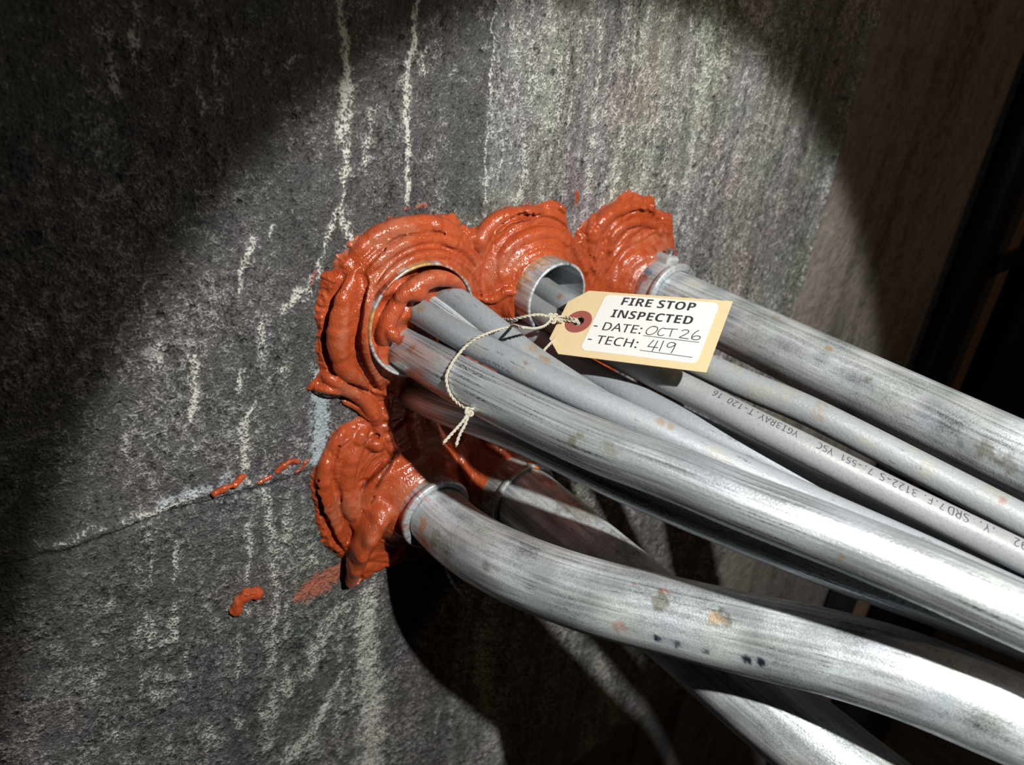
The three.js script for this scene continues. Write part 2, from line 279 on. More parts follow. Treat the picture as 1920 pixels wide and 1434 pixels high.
const streakT = tubeTex(1024, (x, y) => {          // drawn conduit with long dark draw marks
  const cloud = fbm(x * 8 + 40, y * 4, 3), h1 = n2(x * 210, y * 4), h2 = n2(x * 420 + 9, y * 7 + 60), gr = n2(x * 420, y * 190), fi = n2(x * 760, y * 520), ban = n2(x * 26, y * 2.4 + 8);
  const dark = sstep(0.05, 0.55, h1 * 0.6 + h2 * 0.4 + 0.5 * cloud + 0.45 * ban), chip = sstep(0.5, 0.8, gr * 0.6 + h1 * 0.35 + 0.3 * cloud);
  let t = 0.6 * (1 + 0.5 * cloud + 0.14 * h2 + 0.08 * fi); t *= Math.max(0.12, 1 - 0.68 * dark * (0.7 + 0.3 * fi) - 0.4 * chip);
  return [t * 0.925, t * 0.995, t * (1.05 + 0.06 * n2(x * 7 + 3, y * 6)), 0.34 + 0.2 * dark + 0.16 * cloud + 0.1 * gr, 0.5 + 0.12 * gr + 0.1 * fi - 0.25 * dark + 0.12 * h2];
});
const pvcT = tubeTex(1024, (x, y) => {
  const cloud = fbm(x * 6 + 13, y * 4, 3), st = n2(x * 60, y * 2.5 + 4), gr = n2(x * 200, y * 160), fi = n2(x * 520, y * 420), mark = sstep(0.62, 0.85, n2(x * 150, y * 16 + 33) * 0.7 + 0.5 * cloud + 0.2 * gr);
  const ochre = sstep(0.5, 0.9, n2(x * 18 + 5, y * 12 + 77) + 0.3 * gr) * 0.35;
  let t = 0.27 * (1 + 0.18 * cloud + 0.1 * st + 0.06 * gr + 0.05 * fi); t *= 1 - 0.45 * mark;
  return [t * lerp(0.91, 1.1, ochre), t, t * lerp(1.1, 0.7, ochre), 0.46 + 0.1 * cloud + 0.05 * gr, 0.5 + 0.1 * gr + 0.1 * fi - 0.15 * mark];
});
function tubeMat(T, tile, extra, name) {
  const maps = T.map((t) => { const c = t.clone(); c.repeat.set(1 / tile, 1 / tile); c.offset.set(rnd(), rnd()); c.needsUpdate = true; return c; });
  const m = new THREE.MeshPhysicalMaterial({ map: maps[0], roughnessMap: maps[1], roughness: 1, bumpMap: maps[2], vertexColors: true, ...extra }); m.name = name; return m;
}
const galv = () => tubeMat(galvT, 0.2, { metalness: 0.42, bumpScale: 0.0002 }, 'galvanised_steel');
const drawn = () => tubeMat(streakT, 0.2, { metalness: 0.6, bumpScale: 0.00028 }, 'drawn_steel');
const pvc = () => tubeMat(pvcT, 0.22, { metalness: 0, bumpScale: 0.0004 }, 'grey_plastic');

// ------------------------------------------------------------------ swept tubes
function pathFrom(points, toFront) {               // points in world; densified; runs on to the opposite wall when asked
  const P = points.map((p) => p.clone());
  if (toFront) { const a = P[P.length - 2], b = P[P.length - 1], t = b.clone().sub(a).normalize(), n = 4, run = V(0.02, -0.22, 0.97).normalize(), half = t.clone().add(run).normalize(), e = b.clone().addScaledVector(t, 0.04), L0 = e.clone().addScaledVector(half, 0.12), L = (RZ1 - L0.z) / run.z; P.push(e.clone(), L0); e.copy(L0); for (let i = 1; i <= n; i++) P.push(e.clone().addScaledVector(run, L * i / n)); }
  const c = new THREE.CatmullRomCurve3(P, false, 'centripetal'); return c;
}
const stains = [];                                 // { p, r, color, amount } in world space, matter on the surfaces
function sweep(curve, radius, { n = 72, step = 0.0016, cap = false, wob = 0, tint = [1, 1, 1], radiusAt } = {}) {
  const L = curve.getLength(), m = Math.max(8, Math.round(L / step)); curve.arcLengthDivisions = 800; curve.updateArcLengths();
  const pos = [], nor = [], uv = [], idx = [], col = [];
  let T = curve.getTangentAt(0), N = V(0, -1, 0); N.addScaledVector(T, -N.dot(T)).normalize();
  const cn = [];
  for (let i = 0; i <= m; i++) {
    const p = curve.getPointAt(i / m), t = curve.getTangentAt(i / m); N.addScaledVector(t, -N.dot(t)).normalize(); const B = t.clone().cross(N);
    cn.push(p);
    for (let k = 0; k <= n; k++) {
      const a = k / n * Math.PI * 2, dx = N.clone().multiplyScalar(Math.cos(a)).addScaledVector(B, Math.sin(a));
      const r = (radiusAt ? radiusAt(i / m, a) : radius) + (wob ? wob * n2(i / m * L * 60, Math.cos(a) * 2 + 5) : 0), q = p.clone().addScaledVector(dx, r);
      pos.push(q.x, q.y, q.z); nor.push(dx.x, dx.y, dx.z); uv.push(a * radius, i / m * L);
      let c = [...tint];
      for (const s of stains) { const d2 = (q.x - s.p.x) ** 2 + (q.y - s.p.y) ** 2 + (q.z - s.p.z) ** 2; if (d2 < s.r * s.r * 2.6) { const d = Math.sqrt(d2) / s.r, w = s.amount * sstep(0.35, 0.62, 1.05 - d + 0.45 * n3(q.x * 260, q.y * 260, q.z * 260) + 0.3 * n3(q.x * 640, q.y * 640, q.z * 640)); c = c.map((v, e) => lerp(v, s.color[e], w)); } }
      col.push(...c);
      if (i < m && k < n) { const o = i * (n + 1) + k; idx.push(o, o + 1, o + n + 2, o, o + n + 2, o + n + 1); }
    }
  }
  if (cap) for (const [i, s] of [[0, -1], [m, 1]]) {
    const p = cn[i], t = curve.getTangentAt(i / m).multiplyScalar(s), o = pos.length / 3; pos.push(p.x, p.y, p.z); nor.push(t.x, t.y, t.z); uv.push(0, 0); col.push(...tint);
    for (let k = 0; k <= n; k++) { const e = (i * (n + 1) + k) * 3; pos.push(pos[e], pos[e + 1], pos[e + 2]); nor.push(t.x, t.y, t.z); uv.push(0, 0); col.push(...tint); if (k < n) s > 0 ? idx.push(o, o + 1 + k, o + 2 + k) : idx.push(o, o + 2 + k, o + 1 + k); }
  }
  const g = new THREE.BufferGeometry();
  g.setAttribute('position', new THREE.Float32BufferAttribute(pos, 3)); g.setAttribute('normal', new THREE.Float32BufferAttribute(nor, 3)); g.setAttribute('uv', new THREE.Float32BufferAttribute(uv, 2)); g.setAttribute('color', new THREE.Float32BufferAttribute(col, 3)); g.setIndex(idx);
  // the winding is set so that faces look outwards
  const v = (i) => V(pos[i * 3], pos[i * 3 + 1], pos[i * 3 + 2]), [a, b, c] = idx, fn = v(b).sub(v(a)).cross(v(c).sub(v(a)));
  if (fn.dot(V(nor[a * 3], nor[a * 3 + 1], nor[a * 3 + 2])) < 0) for (let i = 0; i < (cap ? m * n * 6 : idx.length); i += 3) { const q = g.index.array; const s = q[i]; q[i] = q[i + 1]; q[i + 1] = s; }
  return g;
}
function lathe(profile, x, y, n = 96, tint = [1, 1, 1]) {   // profile [[radius, z], ...] about an axis straight out of the wall
  const g = new THREE.LatheGeometry(profile.map(([r, z]) => new THREE.Vector2(r, z)), n); g.rotateX(Math.PI / 2); g.translate(x, y, 0);
  const p = g.attributes.position, uv = g.attributes.uv, c = new Float32Array(p.count * 3), rr = profile[0][0];
  for (let i = 0; i < p.count; i++) {
    uv.setXY(i, uv.getX(i) * Math.PI * 2 * rr, p.getZ(i) + Math.hypot(p.getX(i) - x, p.getY(i) - y));
    let q = [...tint]; const P = V(p.getX(i), p.getY(i), p.getZ(i));
    for (const s of stains) { const d = P.distanceTo(s.p) / s.r; if (d < 1.6) { const w = s.amount * sstep(0.35, 0.62, 1.05 - d + 0.45 * n3(P.x * 260, P.y * 260, P.z * 260) + 0.3 * n3(P.x * 640, P.y * 640, P.z * 640)); q = q.map((v, e) => lerp(v, s.color[e], w)); } }
    c.set(q, i * 3);
  }
  g.setAttribute('color', new THREE.BufferAttribute(c, 3)); g.computeVertexNormals(); return g;
}
const fine = (pts, n = 6) => { const o = []; for (let i = 0; i + 1 < pts.length; i++) for (let k = 0; k < n; k++) o.push([lerp(pts[i][0], pts[i + 1][0], k / n), lerp(pts[i][1], pts[i + 1][1], k / n)]); o.push(pts[pts.length - 1]); return o; };

// sleeve and conduit axes (x, y on the wall; z of the mouth)
const AXIS = {
  A: { p: wallPt(795, 603, 0.03), r: 0.0433, z: 0.03 }, B: { p: wallPt(1046, 560, 0.042), r: 0.0293, z: 0.042 },
  C: { p: wallPt(1262, 557, 0.045), r: 0.0281, z: 0.045 }, D: { p: wallPt(820, 966, 0.045), r: 0.0288, z: 0.045 }, E: { p: wallPt(985, 935, 0.06), r: 0.0302, z: 0.06 },
};
const on = (k, z) => V(AXIS[k].p.x, AXIS[k].p.y, z);
const PATHS = {
  C: { r: 0.0238, curve: pathFrom([on('C', 0.01), on('C', 0.1), on('C', 0.25), on('C', 0.4), on('C', 0.8), on('C', 1.5)], false) },
  D: { r: 0.0250, curve: pathFrom([on('D', 0.005), on('D', 0.05), deep(873, 1013, 0.588), deep(960, 1062, 0.55), deep(1100, 1114, 0.518), deep(1250, 1152, 0.496), deep(1400, 1188, 0.477), deep(1560, 1224, 0.455), deep(1700, 1266, 0.437), deep(1900, 1347, 0.42)], true) },
  E: { r: 0.0284, curve: pathFrom([on('E', 0.01), on('E', 0.06), deep(1042, 983, 0.632), deep(1120, 1050, 0.598), deep(1208, 1126, 0.57), deep(1307, 1210, 0.546), deep(1419, 1306, 0.522), deep(1560, 1422, 0.5), deep(1700, 1532, 0.485)], true) },
  F: { r: 0.0158, curve: pathFrom([deep(735, 636, 0.582), deep(790, 671, 0.55), deep(850, 706, 0.517), deep(960, 763, 0.488), deep(1060, 810, 0.466), deep(1130, 839, 0.45), deep(1260, 886, 0.43), deep(1400, 943, 0.413), deep(1500, 981, 0.403), deep(1700, 1061, 0.388), deep(1850, 1126, 0.378), deep(1930, 1162, 0.374)], true) },
  G: { r: 0.0096, curve: pathFrom([deep(735, 555, 0.58), deep(790, 587, 0.555), deep(870, 634, 0.527), deep(980, 690, 0.502), deep(1090, 743, 0.486), deep(1200, 793, 0.476), deep(1320, 850, 0.47), deep(1500, 930, 0.464), deep(1700, 1018, 0.458), deep(1890, 1105, 0.452)], true) },
  H: { r: 0.0100, curve: pathFrom([deep(790, 520, 0.585), deep(840, 553, 0.565), deep(900, 597, 0.545), deep(950, 637, 0.534), deep(1000, 676, 0.527), deep(1060, 716, 0.522), deep(1160, 778, 0.528), deep(1320, 868, 0.535), deep(1500, 955, 0.537), deep(1890, 1130, 0.535)], true) },
  I: { r: 0.0038, curve: pathFrom([deep(775, 535, 0.58), deep(800, 555, 0.566), deep(850, 591, 0.549), deep(905, 632, 0.536), deep(960, 676, 0.528)], false) },
  J: { r: 0.0095, curve: pathFrom([deep(952, 600, 0.636), deep(995, 629, 0.607), deep(1050, 665, 0.58), deep(1130, 712, 0.556), deep(1230, 765, 0.532), deep(1330, 816, 0.518), deep(1500, 897, 0.503), deep(1690, 992, 0.494), deep(1890, 1085, 0.488)], true) },
  K: { r: 0.0098, curve: pathFrom([deep(965, 552, 0.635), deep(1010, 584, 0.605), deep(1060, 615, 0.58), deep(1150, 662, 0.553), deep(1300, 736, 0.52), deep(1400, 788, 0.5), deep(1500, 838, 0.487), deep(1700, 938, 0.47), deep(1900, 1035, 0.455)], true) },
  L: { r: 0.0099, curve: pathFrom([deep(988, 516, 0.645), deep(1024, 546, 0.62), deep(1070, 575, 0.595), deep(1200, 632, 0.562), deep(1300, 677, 0.54), deep(1400, 722, 0.522), deep(1500, 763, 0.508), deep(1600, 812, 0.496), deep(1750, 889, 0.48), deep(1900, 966, 0.465)], true) },
  M: { r: 0.0125, curve: pathFrom([deep(770, 735, 0.6), deep(830, 762, 0.565), deep(905, 788, 0.535), deep(985, 818, 0.512), deep(1060, 853, 0.497), deep(1150, 896, 0.483), deep(1262, 944, 0.468), deep(1400, 1000, 0.454), deep(1570, 1066, 0.442), deep(1750, 1132, 0.432), deep(1930, 1200, 0.425)], true) },
};
// first point where a photograph ray meets one of these tubes, lifted by a clearance
const SAMPLED = {}; for (const k in PATHS) SAMPLED[k] = PATHS[k].curve.getSpacedPoints(700);
function touch(u, v, keys, lift = 0) {
  const d = rayOf(u, v), len = d.length(); d.divideScalar(len);
  let t = 0.2;
  for (let i = 0; i < 200 && t < 1.2; i++) {
    const p = EYE.clone().addScaledVector(d, t); let s = 9;
    for (const k of keys) { let q = 9; for (const c of SAMPLED[k]) { const e = c.distanceToSquared(p); if (e < q) q = e; } s = Math.min(s, Math.sqrt(q) - PATHS[k].r - lift); }
    if (s < 0.0002) return p;
    t += s * 0.9;
  }
  return null;
}
const RED = [0.9, 0.22, 0.1], OCHRE = [1.0, 0.56, 0.22], OLIVE = [0.55, 0.52, 0.3], DIRT = [0.5, 0.46, 0.38], INK = [0.06, 0.07, 0.11], BLUE = [0.35, 0.6, 0.75], PALE = [1.15, 1.12, 1.05];
for (const [u, v, k, r, c, a] of [
  [1075, 825, 'F', 0.007, OLIVE, 0.6], [1140, 840, 'F', 0.006, OLIVE, 0.35], [1570, 1045, 'F', 0.004, OCHRE, 0.4], [750, 640, 'F', 0.007, RED, 0.8], [770, 655, 'F', 0.006, OCHRE, 0.6],
  [760, 572, 'G', 0.006, RED, 0.8], [765, 590, 'G', 0.007, OCHRE, 0.7], [790, 575, 'G', 0.006, OCHRE, 0.5], [838, 538, 'H', 0.006, RED, 0.7], [825, 545, 'H', 0.006, OCHRE, 0.6], [985, 680, 'G', 0.003, DIRT, 0.6], [1020, 672, 'H', 0.005, OCHRE, 0.5], [1000, 650, 'H', 0.005, OCHRE, 0.35],
  [800, 1030, 'D', 0.012, RED, 0.5], [790, 985, 'D', 0.008, OCHRE, 0.6], [840, 1065, 'D', 0.012, RED, 0.45], [815, 1010, 'D', 0.01, DIRT, 0.6], [910, 1065, 'D', 0.005, DIRT, 0.6], [1240, 1125, 'D', 0.009, DIRT, 0.75], [1360, 1155, 'D', 0.008, DIRT, 0.75], [1340, 1160, 'D', 0.006, OCHRE, 0.5], [1160, 1175, 'D', 0.006, RED, 0.35], [1250, 1108, 'D', 0.005, RED, 0.45], [1190, 1095, 'D', 0.004, RED, 0.4],
  [1230, 1195, 'D', 0.004, INK, 0.8], [1270, 1208, 'D', 0.005, INK, 0.7], [1400, 1236, 'D', 0.0045, INK, 0.95], [1425, 1242, 'D', 0.004, INK, 0.95], [1320, 1222, 'D', 0.003, INK, 0.6],
  [1035, 905, 'E', 0.008, OCHRE, 0.7], [1020, 900, 'E', 0.006, DIRT, 0.6], [1090, 960, 'E', 0.02, DIRT, 0.5], [1160, 1010, 'E', 0.02, DIRT, 0.5], [1060, 950, 'E', 0.012, DIRT, 0.5],
  [1555, 653, 'C', 0.004, OCHRE, 0.6], [1630, 712, 'C', 0.004, OLIVE, 0.6], [1455, 595, 'C', 0.004, OCHRE, 0.4], [1300, 530, 'C', 0.01, [1, 0.93, 0.75], 0.6], [1350, 545, 'C', 0.012, BLUE, 0.2], [1850, 850, 'C', 0.01, DIRT, 0.6], [1890, 870, 'C', 0.01, DIRT, 0.6], [1800, 830, 'C', 0.004, DIRT, 0.6],
  [1540, 770, 'L', 0.008, OCHRE, 0.35], [1880, 940, 'L', 0.004, RED, 0.4], [1050, 555, 'L', 0.004, OCHRE, 0.7], [1010, 600, 'K', 0.008, OCHRE, 0.3], [1240, 705, 'K', 0.01, DIRT, 0.4], [1240, 790, 'G', 0.004, OCHRE, 0.5], [1260, 800, 'G', 0.004, OCHRE, 0.5],
]) { const p = touch(u, v, [k]); if (p) stains.push({ p, r, color: c, amount: Math.min(1, a * 1.25) }); }
for (const [k, th, z, r, c, a] of [['A', 2.3, 0.026, 0.012, RED, 0.7], ['A', 1.6, 0.028, 0.014, OCHRE, 0.8], ['A', 3.0, 0.028, 0.014, OCHRE, 0.9], ['A', 1.0, 0.028, 0.012, RED, 0.8], ['B', 1.9, 0.024, 0.012, OCHRE, 0.6], ['B', 2.8, 0.022, 0.012, OCHRE, 0.7], ['B', 3.3, 0.018, 0.01, RED, 0.6], ['B', 1.3, 0.026, 0.008, RED, 0.4], ['C', 2.3, 0.026, 0.006, BLUE, 0.7], ['C', 2.6, 0.018, 0.012, RED, 0.6], ['C', 3.4, 0.02, 0.014, RED, 0.5], ['C', 1.7, 0.02, 0.006, OCHRE, 0.8], ['D', 2.3, 0.032, 0.014, RED, 0.5], ['D', 3.2, 0.03, 0.014, RED, 0.6], ['D', 2.0, 0.03, 0.012, PALE, 0.5], ['D', 1.7, 0.032, 0.012, [0.9, 0.8, 0.65], 0.7], ['E', 2.0, 0.045, 0.012, RED, 0.5], ['E', 1.6, 0.04, 0.014, PALE, 0.4], ['E', 2.7, 0.045, 0.012, DIRT, 0.6]]) {
  const q = AXIS[k]; stains.push({ p: V(q.p.x + Math.cos(th) * q.r, q.p.y + Math.sin(th) * q.r, z), r: r * 1.4, color: c, amount: Math.min(1, a * 1.4) });
}

// ------------------------------------------------------------------ sleeves and conduits
function coupling(k, parent, inner) {
  const { p, r, z } = AXIS[k], L = r + 0.0022;
  const g = lathe([[r, -0.03], ...Array.from({ length: 24 }, (_, k) => [r, (k / 24) * (z - 0.0065)]), [r, z - 0.0065], [r + 0.0006, z - 0.0058], [L, z - 0.0045], [L + 0.0006, z - 0.002], [L, z - 0.0004], [L - 0.0012, z + 0.0003], [inner + 0.0012, z + 0.0002], [inner + 0.0004, z - 0.001], [inner + 0.0004, z - 0.02]], p.x, p.y, 128);
  return part('coupling', g, galv(), parent);
}
function conduit(k, label, mat, opts = {}) {
  const t = thing('conduit', label, 'conduit', PATHS[k].curve.getPointAt(0));
  part('pipe', sweep(PATHS[k].curve, PATHS[k].r, { wob: 0.00012, ...opts }), mat, t); return t;
}
const cC = conduit('C', 'straight galvanised conduit clamped in a coupling with a set screw', galv());
{ const c = coupling('C', cC, PATHS.C.r); const { p, r } = AXIS.C;
  const boss = new RoundedBoxGeometry(0.016, 0.01, 0.02, 4, 0.004).toNonIndexed(); boss.rotateZ(-0.15); boss.translate(p.x + 0.003, p.y + r + 0.001, 0.027); boss.setAttribute('color', new THREE.BufferAttribute(new Float32Array(boss.attributes.position.count * 3).fill(1), 3));
  part('screw_boss', boss, galv(), c);
  const scr = new THREE.CylinderGeometry(0.0036, 0.0036, 0.006, 24); scr.translate(p.x + 0.004, p.y + r + 0.0075, 0.029);
  const slot = new THREE.BoxGeometry(0.0055, 0.0008, 0.001).translate(p.x + 0.004, p.y + r + 0.0107, 0.029);
  const steel = new THREE.MeshStandardMaterial({ color: 0xb8bcc0, metalness: 0.9, roughness: 0.28 });
  part('set_screw', mergeGeometries([scr.toNonIndexed(), slot.toNonIndexed()]), steel, c, 'bright steel set screw'); }
const cD = conduit('D', 'thick bent galvanised conduit curving out beneath the tagged bundle', galv(), { n: 96 }); coupling('D', cD, PATHS.D.r);
const cE = conduit('E', 'straight conduit in shadow behind the thick bent conduit, with an orange blob on its coupling', galv()); const eC = coupling('E', cE, PATHS.E.r);
const cF = conduit('F', 'shiny drawn steel conduit with dark draw marks, tied with twine', drawn(), { n: 96 });
const cM = conduit('M', 'shadowed conduit running right under the shiny tied conduit', drawn());
function sleeve(k, label, wall) {
  const { p, r, z } = AXIS[k], i = r - wall;
  return solo('pipe_sleeve', lathe([[r, -0.2], ...Array.from({ length: 24 }, (_, k) => [r, (k / 24) * (z - 0.001)]), [r, z - 0.001], [r - 0.0005, z - 0.0002], [i + 0.0005, z], [i, z - 0.0008], [i, -0.2]], p.x, p.y, 128), galv(), label, 'sleeve');
}
sleeve('A', 'wide steel sleeve buried in red sealant around the tied bundle', 0.0022);
sleeve('B', 'open galvanised steel sleeve with grey cables inside and a dark mouth', 0.0024);

// ------------------------------------------------------------------ plastic cables
const printed = (() => {
  const W = 256, Hh = 2048, cv = document.createElement('canvas'); cv.width = W; cv.height = Hh; const c = cv.getContext('2d');
  const im = c.createImageData(W, Hh); for (let j = 0; j < Hh; j++) for (let k = 0; k < W; k++) { const x = k / W, y = j / Hh, i = (j * W + k) * 4, t = 0.28 * (1 + 0.12 * fbm(x * 5 + 3, y * 14, 3) + 0.06 * n2(x * 60, y * 240) + 0.05 * n2(x * 14, y * 8)) * (1 - 0.2 * sstep(0.6, 0.9, n2(x * 60, y * 300 + 4))); im.data[i] = sq(t * 0.97); im.data[i + 1] = sq(t); im.data[i + 2] = sq(t * 1.04); im.data[i + 3] = 255; }
  c.putImageData(im, 0, 0);
  c.save(); c.translate(W * 0.5, 0); c.rotate(Math.PI / 2); c.fillStyle = 'rgb(52,54,60)'; c.font = '25px monospace'; c.textBaseline = 'middle';
  for (const [s, x, sz] of [['YGI3RAY.T-120 16', 1745, 31], ['YSC', 1630, 30], ['7.-551', 1500, 30], ['3122-S', 1360, 34], ['7.F.', 1275, 30], ['SRD', 1200, 38], ['.Y.', 1120, 32], ['2192', 985, 36]]) { c.font = sz + 'px monospace'; c.fillText(s, x, 0); }
  c.restore();
  const t = new THREE.CanvasTexture(cv); t.colorSpace = THREE.SRGBColorSpace; t.wrapS = t.wrapT = THREE.RepeatWrapping; return t;
})();
const cable = (k, label, mat, opts = {}) => solo('cable', sweep(PATHS[k].curve, PATHS[k].r, { n: 48, step: 0.002, cap: true, ...opts }), mat, label, 'cable');
cable('G', 'grey cable lying between the shiny conduit and its neighbour under the twine', pvc());
cable('H', 'grey cable crossing down behind the tied grey cable, beside the open sleeve', pvc());
cable('I', 'thin scuffed cable squeezed between two grey cables in the wide sleeve', tubeMat(streakT, 0.12, { metalness: 0.2, bumpScale: 0.0004 }, 'scuffed_plastic'), { n: 32 });
cable('J', 'pale grey cable low in the open sleeve, running beside the tied bundle', pvc());
{ const t = printed.clone(), circ = 2 * Math.PI * PATHS.K.r; t.repeat.set(1 / circ, 1 / 0.4); t.offset.set(-0.05, 0.5); t.needsUpdate = true;
  const bumps = pvcT[2].clone(); bumps.repeat.set(5, 5); bumps.needsUpdate = true;
  cable('K', 'grey cable with dark printed lettering leaving the open sleeve', new THREE.MeshPhysicalMaterial({ map: t, roughness: 0.45, bumpMap: bumps, bumpScale: 0.0003, vertexColors: true })); }
cable('L', 'grey cable pressed against the straight galvanised conduit', pvc(), { tint: [1.02, 1, 0.96] });

// ------------------------------------------------------------------ fire-stop sealant: one body of red paste, meshed from a distance field
const OUT = [[650, 1100], [668, 1078], [645, 1046], [607, 1022], [596, 985], [585, 930], [583, 895], [600, 860], [618, 820], [640, 798], [662, 788], [676, 772], [660, 752], [638, 742], [612, 742], [580, 728], [592, 712], [602, 692], [592, 650], [588, 600], [600, 545], [606, 512], [622, 503], [630, 480], [650, 468], [660, 450], [700, 428], [728, 411], [800, 403], [850, 405], [870, 430], [898, 424], [920, 400], [950, 388], [1000, 384], [1040, 372], [1056, 388], [1060, 420], [1073, 442], [1090, 418], [1130, 388], [1180, 355], [1196, 362], [1225, 368], [1224, 392], [1256, 400], [1258, 440], [1262, 470], [1285, 520], [1240, 600], [1180, 665], [1110, 735], [1050, 830], [1010, 920], [920, 985], [820, 1035], [720, 1060]]
  .map(([u, v]) => { const p = wallPt(u, v); return [p.x, p.y]; });
const gx0 = -0.075, gx1 = 0.325, gy0 = -0.29 + Y0, gy1 = 0.075 + Y0, gz0 = -0.005, gz1 = 0.074;
function polyDist(x, y) {
  let d = 9, inside = false;
  for (let i = 0, j = OUT.length - 1; i < OUT.length; j = i++) {
    const [ax, ay] = OUT[j], [bx, by] = OUT[i], ex = bx - ax, ey = by - ay, t = clamp(((x - ax) * ex + (y - ay) * ey) / (ex * ex + ey * ey)), q = (x - ax - ex * t) ** 2 + (y - ay - ey * t) ** 2;
    if (q < d) d = q;
    if ((ay > y) !== (by > y) && x < (bx - ax) * (y - ay) / (by - ay) + ax) inside = !inside;
  }
  return inside ? Math.sqrt(d) : -Math.sqrt(d);
}
const smax = (a, b, k) => { const h = clamp(0.5 + 0.5 * (a - b) / k); return lerp(b, a, h) + k * h * (1 - h); };
const smin = (a, b, k) => -smax(-a, -b, k);
const MOUND = [['A', 0.0215, 0.034, 1.5], ['B', 0.021, 0.03, 1.3], ['C', 0.02, 0.034, 1.3], ['D', 0.03, 0.036, 1.4], ['E', 0.036, 0.034, 1.3]];
function heightAt(x, y) {
  const s = polyDist(x, y) + 0.0016 * n2(x * 190, y * 190) + 0.0011 * n2(x * 420 + 3, y * 420) + 0.0006 * n2(x * 900, y * 900);
  let h = 0.0045;
  for (const [k, zt, w, e] of MOUND) { const q = AXIS[k], rho = Math.hypot(x - q.p.x, y - q.p.y) - q.r, t = clamp(rho / w); h = smax(h, zt * Math.pow(1 - t, e) + 0.003, 0.006); }
  let near = null, nd = 9; for (const [k] of MOUND) { const q = AXIS[k], e = Math.hypot(x - q.p.x, y - q.p.y) - q.r; if (e < nd) { nd = e; near = q; } }
  const th = Math.atan2(y - near.p.y, x - near.p.x), wr = 0.004 * n2(x * 60, y * 60), tr = sstep(-0.002, 0.004, nd);
  h += tr * (0.0022 * n2((nd + wr) * 210 + near.p.x * 900, th * 1.6 + 20) + 0.0006 * n2((nd + wr) * 620, th * 2.2 + 50) + 0.0002 * n2((nd + wr) * 1500, th * 4)) + 0.0012 * fbm(x * 55, y * 55, 2);
  h = smin(h, s * 1.5 + 0.0006, 0.003);
  if (s < -0.0004) h = Math.min(h, -0.003);
  const a = AXIS.A, ra = Math.hypot(x - a.p.x, y - a.p.y); if (ra < a.r - 0.001) h = a.z - 0.016 + 0.004 * n2(x * 90, y * 90);
  const b = AXIS.B, rb = Math.hypot(x - b.p.x, y - b.p.y); if (rb < b.r - 0.001) h = -0.03;
  return h;
}
function surfacePoint(u, v) {                      // where a photograph ray meets the base body
  const r = rayOf(u, v); let prev = null;
  for (let z = 0.07; z > -0.004; z -= 0.0005) { const p = r.clone().multiplyScalar((z - EYE.z) / r.z).add(EYE); if (z < Math.max(0, heightAt(p.x, p.y))) return p; prev = p; }
  return prev;
}
function field(x0, x1, y0, y1, z0, z1, h) {
  const nx = Math.ceil((x1 - x0) / h) + 1, ny = Math.ceil((y1 - y0) / h) + 1, nz = Math.ceil((z1 - z0) / h) + 1;
  return { x0, y0, z0, h, nx, ny, nz, d: new Float32Array(nx * ny * nz).fill(0.02) };
}
function capsule(f, a, b, ra, rb, k, cut) {
  const m = Math.max(ra, rb) + k * 1.5 + f.h * 2, c = (v, o, n) => Math.max(0, Math.min(n - 1, v));
  const i0 = c(Math.floor((Math.min(a.x, b.x) - m - f.x0) / f.h), 0, f.nx), i1 = c(Math.ceil((Math.max(a.x, b.x) + m - f.x0) / f.h), 0, f.nx), j0 = c(Math.floor((Math.min(a.y, b.y) - m - f.y0) / f.h), 0, f.ny), j1 = c(Math.ceil((Math.max(a.y, b.y) + m - f.y0) / f.h), 0, f.ny), k0 = c(Math.floor((Math.min(a.z, b.z) - m - f.z0) / f.h), 0, f.nz), k1 = c(Math.ceil((Math.max(a.z, b.z) + m - f.z0) / f.h), 0, f.nz);
  const ex = b.x - a.x, ey = b.y - a.y, ez = b.z - a.z, L = ex * ex + ey * ey + ez * ez + 1e-14;
  for (let kk = k0; kk <= k1; kk++) for (let j = j0; j <= j1; j++) for (let i = i0; i <= i1; i++) {
    const x = f.x0 + i * f.h - a.x, y = f.y0 + j * f.h - a.y, z = f.z0 + kk * f.h - a.z, t = clamp((x * ex + y * ey + z * ez) / L);
    const d = Math.hypot(x - ex * t, y - ey * t, z - ez * t) - lerp(ra, rb, t), o = (kk * f.ny + j) * f.nx + i;
    f.d[o] = cut ? smax(f.d[o], -d, k) : smin(f.d[o], d, k);
  }
}
